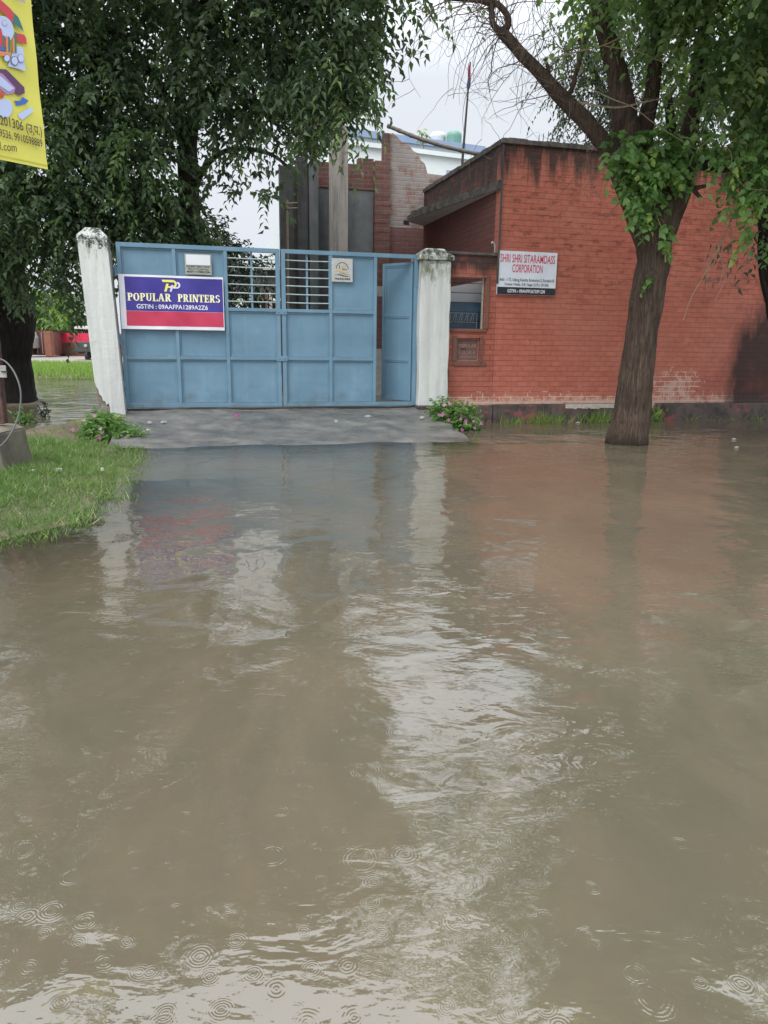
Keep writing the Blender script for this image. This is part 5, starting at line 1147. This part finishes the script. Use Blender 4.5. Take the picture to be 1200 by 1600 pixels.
# ------------------------------------------------------------------ left trees
ta = thing('mango_tree', 'tall dense dark leaved tree with forked trunk behind the blue gate', 'tree', (at(305, 640, 16.5).x, 16.5, .28))
mb = MB()
TA = [[(312, 650, 44, 16.5), (305, 500, 40, 16.5), (300, 400, 36, 16.5), (296, 330, 34, 16.5), (294, 270, 33, 16.5), (292, 230, 32, 16.5)], [(293, 240, 26, 16.5), (284, 190, 18, 16.5), (278, 130, 15, 16.5), (270, 60, 13, 16.5), (262, 0, 12, 16.5), (255, -120, 9, 16.5)],
      [(294, 240, 26, 16.5), (302, 180, 20, 16.4), (306, 110, 18, 16.3), (300, 40, 15, 16.2), (296, -60, 12, 16)], [(298, 200, 18, 16.4), (318, 160, 12, 16), (335, 140, 9, 15.7), (360, 125, 7, 15.4), (400, 100, 6, 15)],
      [(296, 300, 14, 16.5), (330, 250, 9, 16), (370, 232, 7, 15.6), (420, 240, 6, 15), (450, 260, 4, 14.8)], [(305, 120, 14, 16.3), (370, 60, 11, 15.5), (450, 20, 9, 14.8), (540, 0, 7, 14), (620, -20, 5, 13.6)], [(284, 190, 14, 16.5), (240, 120, 10, 15.8), (200, 60, 8, 15.2)]]
for i, l in enumerate(TA): limb(mb, l, 7, 14, .07, 3, i + 40)
mb.build('trunk', M['bark_mid'], ta, smooth=True)
CA = [(300, 50, 95, 70, 15, 1.5, 1.1), (400, 40, 85, 60, 14.5, 1.5, 1.1), (500, 35, 70, 60, 14, 1.2, 1.1), (552, 28, 34, 50, 13.6, .7, 1.1), (595, 0, 22, 22, 13.6, .4, .8), (350, 130, 60, 55, 15, 1.3, .9), (430, 130, 65, 50, 14.5, 1.2, 1.1), (510, 120, 55, 50, 14, 1, 1.1), (536, 108, 26, 42, 13.8, .6, 1.0),
      (470, 185, 55, 35, 14.3, .9, 1.1), (545, 185, 30, 34, 13.8, .5, 1.0), (562, 225, 16, 22, 13.7, .3, .7), (500, 225, 40, 26, 14.2, .6, .9), (400, 190, 45, 28, 14.8, .8, .8), (425, 228, 42, 20, 14.6, .6, .7), (460, 250, 34, 14, 14.4, .5, .6), (350, 200, 34, 26, 15, .7, .4), (390, 240, 30, 14, 15, .6, .3), (412, 280, 18, 14, 14.8, .4, .5), (425, 312, 12, 14, 14.8, .3, .35), (330, 262, 22, 20, 15.3, .5, .4), (378, 296, 12, 10, 15, .3, .25),
      (235, 110, 60, 60, 15, 1.5, .9), (250, 190, 40, 45, 15.6, 1.2, .8), (330, 180, 30, 26, 15.2, .8, .6),
      (645, 5, 10, 14, 13.5, .15, .4), (350, -90, 160, 70, 14, 2, 1.0), (520, -90, 110, 60, 13.5, 1.6, 1.0), (430, -220, 170, 70, 13, 2, 1.0), (260, -230, 140, 80, 13, 2, 1.0), (560, -190, 60, 50, 13, 1, .6)]
CA_far = [(470, 178, 55, 35, 20.5, .9, 1.1), (535, 160, 24, 28, 20.5, .5, 1.0), (548, 195, 10, 16, 20.3, .3, .6), (500, 190, 36, 20, 20.5, .6, .9), (425, 200, 42, 18, 20.5, .6, .8), (455, 218, 26, 10, 20.4, .5, .6), (510, 130, 50, 40, 20.6, .8, 1)]
CA = [c for c in CA if not (c[0] > 420 and c[1] > 180 and c[1] < 260)]
crown('leaves', CA_far, 60, T_LANCE, .2, .085, M['leaf_dark'], ta, .7, 12, .6, young=.03)
crown('leaves', [(x, y, 100, 60, 12.6, 1.1, .9) for x, y in ((-300, -350), (-130, -350), (40, -350), (210, -350), (380, -350), (520, -330), (-300, -490), (-130, -490), (40, -490), (210, -490), (380, -480), (500, -450), (-420, -200), (-420, -400), (-350, 0), (-250, -180))], 20, T_LANCE, .24, .10, M['leaf_dark'], ta, .8, 12, 1.0)
crown('leaves', CA, 40, T_LANCE, .165, .074, M['leaf_dark'], ta, .7, 12, .75, young=.05, tint=(0, .9), upr=.7)
crown('young_leaves', [(440, 90, 30, 25, 13.6, .3, .5), (545, 110, 24, 36, 13.2, .3, .5), (500, 120, 30, 16, 13.4, .3, .5), (530, 160, 20, 14, 13.3, .2, .6), (572, 22, 20, 24, 13.2, .2, .5), (560, 195, 8, 14, 13.3, .12, .4), (330, 100, 40, 20, 14, .3, .3)], 16, T_LANCE, .18, .055, M['leaf_dark'], ta, .5, 7, 1.4, tint=(.8, .8), young=.75)
tb = thing('roadside_tree', 'thick black trunked tree at the far left, leafy down to its lower boughs', 'tree', (at(10, 640, 17.5).x, 17.5, 0))
mb = MB()
TB = [[(15, 655, 108, 17.5), (10, 620, 92, 17.5), (5, 560, 84, 17.5), (0, 520, 96, 17.5), (-5, 480, 108, 17.5), (-8, 440, 92, 17.5), (-20, 380, 76, 17.5), (-15, 300, 60, 17.5), (0, 200, 46, 17.5), (20, 60, 32, 17.5)], [(0, 400, 50, 17.5), (50, 330, 30, 17), (100, 260, 20, 16.5), (150, 200, 14, 16)], [(10, 440, 30, 17.5), (40, 400, 18, 17), (80, 390, 12, 16.5)]]
for i, l in enumerate(TB): limb(mb, l, 8, 28, .12, 1.6, i + 60)
mb.build('trunk', M['bark_dark'], tb, smooth=True)
CB = [(60, 40, 90, 70, 15.5, 1.5, 1.1), (160, 30, 80, 60, 15.5, 1.5, 1.0), (110, 110, 70, 60, 15.2, 1.3, 1.1), (190, 110, 55, 50, 15.5, 1.2, 1.0), (60, 180, 90, 60, 15, 1.3, 1.2), (160, 190, 65, 55, 15, 1.2, 1.1), (100, 270, 95, 55, 15, 1.2, 1.3), (215, 260, 60, 45, 15.3, 1, 1.3), (60, 340, 85, 50, 15.3, 1.2, 1.4), (180, 335, 75, 45, 15.5, 1, 1.5), (260, 320, 45, 50, 15.8, .9, 1.4), (255, 372, 60, 30, 16, .8, 1.5), (95, 395, 55, 36, 15.5, .8, 1.3), (30, 400, 50, 40, 15.8, .8, 1.3), (110, 430, 26, 26, 15.5, .5, 1.1), (85, 445, 26, 16, 15.4, .4, .7), (30, 440, 26, 16, 16, .4, .8), (128, 458, 14, 22, 15.5, .3, .8), (66, 462, 10, 14, 15.4, .2, .4),
      (-60, 300, 70, 150, 15.5, 1.5, 1.2), (-60, 100, 80, 130, 15.5, 1.5, 1.0), (100, -100, 160, 80, 14.5, 2, 1.0), (-60, -100, 120, 90, 14.5, 2, 1.0), (60, -240, 170, 80, 13.5, 2, 1.0), (100, -370, 150, 60, 12.8, 1.6, .7)]
crown('leaves', CB, 48, T_LANCE, .15, .075, M['leaf_dark'], tb, .65, 12, .8, young=.03, tint=(0, .9), upr=.7)
crown('lighter_leaves', [(215, 232, 36, 22, 13.9, .25, .8), (80, 240, 40, 26, 14, .25, .6), (110, 345, 26, 10, 14.2, .2, .4), (220, 330, 30, 18, 14.4, .25, .5), (120, 120, 12, 40, 14.2, .2, .5), (68, 80, 10, 26, 14.0, .15, .5), (195, 140, 16, 16, 14.2, .2, .4), (255, 300, 24, 30, 14.8, .25, .4)], 46, T_LANCE, .15, .07, M['leaf_mid'], tb, .5, 9, 1.2, tint=(0, .5), young=0)  # patches of lighter green leaves in the crown
# dark bush tree at the gate top
tc = thing('background_tree', 'small dark bushy tree just showing above the left gate leaf', 'tree', (at(345, 560, 23).x, 23, .3))
mb = MB(); limb(mb, [(345, 560, 22, 23), (340, 460, 18, 23), (338, 380, 12, 23)], 5, 8); mb.build('trunk', M['bark_dark'], tc, smooth=True)
crown('leaves', [(325, 378, 42, 22, 23, 1, 1.4), (362, 402, 30, 26, 23, 1, 1.5), (300, 390, 50, 40, 23, 1, 1.5), (372, 430, 40, 40, 23, 1, 1.4), (318, 358, 18, 10, 23, .5, .8), (382, 408, 16, 16, 23, .6, .9), (385, 470, 26, 22, 23, .7, 1)], 50, T_LANCE, .2, .08, M['leaf_deep'], tc, .7, 10, .7)
# far trees
def far_tree(label, clumps, trunk_px, Y_, mat, Lf=.5, per=30, name='background_tree'):
    o_ = thing(name, label, 'tree', (at(*trunk_px, Y_).x, Y_, .2)); mb = MB(); b_ = at(*trunk_px, Y_)
    mb.tube([(b_.x, Y_, .1), (b_.x + .1, Y_, 2), (b_.x, Y_, 4)], [.22, .17, .1], 8); mb.build('trunk', M['bark_mid'], o_); crown('leaves', clumps, per, T_LANCE, Lf, Lf * .45, mat, o_, 1.2, 9, .4)
far_tree('lime green feathery tree behind the container', [(45, 480, 26, 20, 62, 2, 1.3), (75, 480, 28, 24, 62, 2, 1.3), (60, 500, 36, 16, 62, 2, 1.4), (30, 470, 20, 16, 62, 2, 1), (92, 500, 16, 20, 62, 2, 1.2)], (60, 545), 62, M['leaf_far'], .55, 90)
far_tree('dark round tree behind the red sheet fence', [(118, 492, 26, 24, 66, 2, 1.5), (140, 480, 24, 26, 66, 2, 1.4), (110, 508, 20, 14, 66, 2, 1.4)], (125, 545), 66, M['leaf_dark'], .5, 100)
far_tree('green tree seen through the lower left gate grille', [(370, 470, 26, 16, 40, 1.5, 1.4), (350, 480, 24, 20, 40, 1.5, 1.4)], (365, 540), 40, M['leaf_mid'], .35, 90)
far_tree('broad green tree far left behind the trunk', [(0, 490, 40, 40, 68, 3, 1.5), (-60, 480, 60, 50, 68, 3, 1.5)], (0, 545), 68, M['leaf_dark'], .55, 90)
# weed on the broken wall
o = thing('wall_weed', 'tiny weed sprouting against the sky behind the bamboo pole', 'plant', tuple(at(660, 228, 20)))
mb = MB(); c_ = [tuple(at(x, y, 20)) for x, y in ((662, 232), (660, 220), (659, 208))]; mb.tube(c_, .008, 5); mb.build('stem', M['twig'], o)
crown('leaves', [(660, 212, 4, 8, 20, .1, 1)], 600, T_LANCE, .09, .04, M['leaf_mid'], o, .1, 4, .5)
# ------------------------------------------------------------------ grass, flowers, weeds
def blades(name, label, P, L, Wd, tint, mat, lean=.35, cat='grass', kind='stuff'):
    X = np.stack([RNG.normal(0, lean, len(P)), RNG.normal(0, lean, len(P)), np.ones(len(P))], 1)
    o = leaves(name, T_BLADE, P, X, L, Wd, tint, mat, up=(0, 0, .2), upr=1.0); tag(o, label, cat, kind=kind); return o
n = 190000; x = RNG.uniform(-9, -1.9, n); y = RNG.uniform(4.6, 12.2, n)
sd = sd_poly(x, y, BANK) + .1 * wob(x * 1.5, y * 1.5)
cl = .5 + .5 * np.sin(x * 5.1 + np.sin(y * 3.7) * 2) * np.sin(y * 4.3 + x)
keep = (sd > -.5) & (RNG.random(n) < np.clip(.6 + sd * 1.4, .02, 1) * (.45 + .55 * cl)) & ~((y > 10.6) & (RNG.random(n) < .75))
blk = (np.abs(x - cxb) < .38) & (np.abs(y - 8.21) < .38); keep &= ~blk
x, y = x[keep], y[keep]; z = np.maximum(terrain(x, y), -.12)
far_ = np.clip((12.5 - y) / 6, .5, 1)
blades('grass_bank', 'lush wet grass on the bank at the left, thinning out into the flood water', np.stack([x, y, z - .01], 1), RNG.uniform(.04, .13, len(x)) * (.7 + .7 * cl[keep]), RNG.uniform(.005, .009, len(x)), np.clip(RNG.normal(.3, .22, len(x)) + .4 * cl[keep] * (.5 + .5 * np.sin(x * 2.3 + y * 1.1)) + (RNG.random(len(x)) < .05), 0, 1), M['grass'], .75)
n = 34000; x = RNG.uniform(-32, -9, n); y = RNG.uniform(28.6, 38, n); keep = terrain(x, y) > -.05; x, y = x[keep], y[keep]
blades('grass_strip', 'bright green grass strip between the far pond and the road', np.stack([x, y, terrain(x, y)], 1), RNG.uniform(.12, .32, len(x)), RNG.uniform(.02, .04, len(x)), np.clip(RNG.normal(.6, .2, len(x)), 0, .9), M['leaf_far'], .3)
def flower_plant(label, px, py, Y_, clumps, nf, grp):
    o = thing('flowering_plant', label, 'plant', (at(px, py, Y_).x, Y_, 0.0), group=grp)
    lv = crown('leaves', clumps, 430, T_HEART, .062, .03, M['leaf_vine'], o, .15, 7, .1, young=.04, out=1.0, upr=.8)
    P = []
    for c in clumps:
        cc = at(c[0], c[1], c[4]); k_ = c[4] / FPX
        S, d = in_ell(cc, (c[2] * k_, c[5], c[3] * k_), max(1, int(nf * c[6])), .9); S[:, 1] = cc[1] - np.abs(S[:, 1] - cc[1]) - .10; P.append(S + d * .04 + np.array([0, -.04, .03]))
    P = np.vstack(P); X = RNG.normal(0, 1, P.shape)
    for i in range(len(P)):
        X[i] = nrm(np.cross(np.array([.1, -1, .5]) + RNG.normal(0, .3, 3), X[i]))
        leaves('flower', T_PETAL, P[i:i + 1], X[i:i + 1], .032, .032, RNG.uniform(0, 1), M['petal'], o, up=(.1, -1, .5), upr=.2)
    mb = MB(); b = Vector((at(px, py, Y_).x, Y_, 0))
    for i in range(14):
        c = clumps[i % len(clumps)]; t_ = at(c[0] + RNG.uniform(-8, 8), c[1] + RNG.uniform(-6, 4), c[4]); mb.tube([tuple(b + Vector((RNG.uniform(-.12, .12), RNG.uniform(-.1, .1), -.1))), tuple((b + t_) / 2 + Vector((RNG.uniform(-.05, .05), 0, .05))), tuple(t_)], .005, 5)
    mb.build('stems', M['twig_pale'], o)
flower_plant('pink periwinkle at the foot of the leaning left pillar', 170, 688, 11.3, [(165, 668, 22, 18, 11.3, .25, 1), (150, 660, 8, 12, 11.4, .12, .8), (185, 682, 20, 12, 11.1, .2, 1), (210, 680, 13, 8, 11.1, .12, .8), (125, 667, 5, 4, 11.4, .06, .5), (152, 676, 18, 14, 11.2, .15, .9)], 3.5, 'pink periwinkles by the gate')
flower_plant('pink periwinkle growing beside the ramp below the mossy pillar', 708, 668, 13.2, [(705, 650, 22, 16, 13.3, .3, 1.2), (690, 640, 12, 10, 13.3, .2, 1.0), (725, 645, 14, 12, 13.4, .2, 1.0), (715, 664, 26, 7, 13.2, .2, 1.2), (738, 660, 10, 8, 13.2, .12, .8), (690, 658, 10, 8, 13.2, .15, 1)], 4.5, 'pink periwinkles by the gate')
# weeds along the plinth, one tuft each
def tuft(px, n_, h, label, Yp=None, grp='weed tufts along the foot of the red wall', broad=False):
    b = Vector(FA.W((FA.on(px, 650, -.13)[0], -.15, -.03))) if Yp is None else Yp
    P = np.tile(np.array(b), (n_, 1)) + RNG.normal(0, 1, (n_, 3)) * np.array([.12, .04, 0])
    X = np.stack([RNG.normal(0, .55, n_), RNG.normal(-.15, .2, n_), np.ones(n_)], 1)
    o = leaves('weed_tuft', T_HEART if broad else T_BLADE, P + (RNG.random((n_, 1)) * np.array([0, 0, h * .6]) if broad else 0), X, RNG.uniform(.5, 1.1, n_) * (h * .3 if broad else h), (.05 if broad else .013), RNG.uniform(.3, 1, n_), M['leaf_vine'] if broad else M['leaf_far'], up=(0, -1, .3), upr=.6, origin=tuple(b))
    tag(o, label, 'weed', grp)
same = 'thin grass tuft sprouting from the water at the dark foot of the red wall'
for px, n_, h in ((768, 8, .12), (792, 14, .26), (803, 18, .22), (826, 16, .24), (840, 30, .3), (852, 34, .36), (866, 26, .28), (884, 14, .2), (1085, 10, .18), (1113, 8, .12), (1140, 8, .14), (1182, 12, .22)): tuft(px, n_, h, same)
for px, n_, h in ((925, 50, .36), (940, 50, .34)): tuft(px, n_, h, 'denser weed clump at the wall foot just left of the flooded trunk')
tuft(1022, 44, .42, 'broad leaved weed growing right behind the flooded trunk', broad=True)
# sprigs standing in the pond at the left
def sprig(pts, label, n_, L_, mat, Y_):
    o = thing('water_weed', label, 'weed', tuple(gz(pts[0][0], pts[0][1]))); mb = MB(); base = gz(*pts[0])
    for q in pts[1:]: t_ = at(q[0], q[1], base.y); mb.tube([tuple(base + Vector((0, 0, -.05))), tuple((base + t_) / 2 + Vector((0, 0, .04))), tuple(t_)], .008, 5)
    mb.build('stem', M['bark_dark'], o); P = []
    for q in pts[1:]: t_ = np.array(at(q[0], q[1], base.y)); f = RNG.uniform(.35, 1.05, (n_, 1)); P.append(np.array(base) + (t_ - np.array(base)) * f + RNG.normal(0, .03, (n_, 3)))
    P = np.vstack(P); leaves('leaves', T_LANCE, P, RNG.normal(0, 1, P.shape) + np.array([0, 0, .4]), L_, L_ * .3, RNG.uniform(0, .8, len(P)), mat, o, upr=1)
sprig([(68, 652), (58, 632), (70, 628), (80, 640), (60, 648), (76, 648)], 'dark leggy sprig standing in the pond left of the leaning pillar', 6, .13, M['leaf_deep'], 0)
sprig([(38, 622), (52, 606), (56, 614), (48, 620), (42, 604), (55, 622)], 'dark broad leaved sprig at the foot of the black trunk', 6, .2, M['leaf_deep'], 0)
sprig([(36, 662), (22, 648), (32, 642), (44, 646), (52, 656), (30, 656), (46, 660)], 'low bright green weed beside the concrete block', 16, .11, M['leaf_vine'], 0)
sprig([(12, 625), (8, 616), (14, 618)], 'small green seedling on the mud before the black trunk', 8, .12, M['leaf_vine'], 0)
# litter and leaves on the ramp and the grass
def scrap(px, py, s, mat, label, onramp=True, name='litter'):
    if onramp:
        d_ = ray(px, py); A_ = FA.L(Vector((0, 0, CAMH)) + d_ * 5); B_ = FA.L(Vector((0, 0, CAMH)) + d_ * 15)
        k1 = (RZ1 - RZ0) / (RW1 - RW0); f = lambda P_: P_[2] - (RZ0 + (P_[1] - RW0) * k1); fa, fb_ = f(A_), f(B_); t_ = fa / (fa - fb_)
        l = [A_[i] + (B_[i] - A_[i]) * t_ for i in range(3)]; b = FA.W(l) + Vector((0, 0, .012))
    else: b = gz(px, py, .10)
    mb = MB(); n_ = 9; rr = [s * RNG.uniform(.6, 1.1) for _ in range(n_)]
    top_ = [(b.x + rr[i] * math.cos(i * .698) * 1.5, b.y + rr[i] * math.sin(i * .698), b.z + .012 + RNG.uniform(0, .012)) for i in range(n_)]; bot = [(v[0], v[1], b.z - .01) for v in top_]
    mb.add(top_ + bot + [(b.x, b.y, b.z + .028)], [(i, (i + 1) % n_, 2 * n_) for i in range(n_)] + [(n_ + i, n_ + (i + 1) % n_, (i + 1) % n_, i) for i in range(n_)])
    tag(mb.build(name, mat, origin=tuple(b)), label, 'litter')
scrap(234, 662, .03, M['lime'], 'pale pebble on the ramp just right of the left flowers'); scrap(256, 661, .035, M['lime'], 'small white scrap on the ramp below the banner'); scrap(232, 674, .035, M['lime'], 'whitish leaf on the ramp beside the pink flowers'); scrap(370, 651, .03, M['petal'], 'tiny pink petal scrap on the ramp near the gate middle')
scrap(576, 652, .05, M['lime'], 'beige scrap on the ramp in front of the wicket'); scrap(526, 660, .022, M['lime'], 'tiny white speck on the ramp left of the wicket'); scrap(660, 654, .03, M['lime'], 'pale chip at the right edge of the ramp')
scrap(50, 737, .035, M['lime'], 'crumpled white cup lying in the grass by the block', False); scrap(92, 735, .03, M['lime'], 'pale flat wrapper in the grass', False); scrap(160, 734, .014, M['lime'], 'small cream scrap in the thinning grass', False)
for px, py, s in ((1147, 687, .035), (1151, 700, .03), (903, 661, .04)):
    b = gz(px, py); mb = MB(); mb.tube([(b.x - s, b.y, .004), (b.x - s * .4, b.y, .014), (b.x + s * .5, b.y + .01, .012), (b.x + s, b.y, .003)], [.006, .014, .012, .005], 7)
    tag(mb.build('floating_debris', M['lime'], origin=(b.x, b.y, 0)), 'small pale bit floating on the water near the flooded tree', 'litter', 'bits floating near the tree')
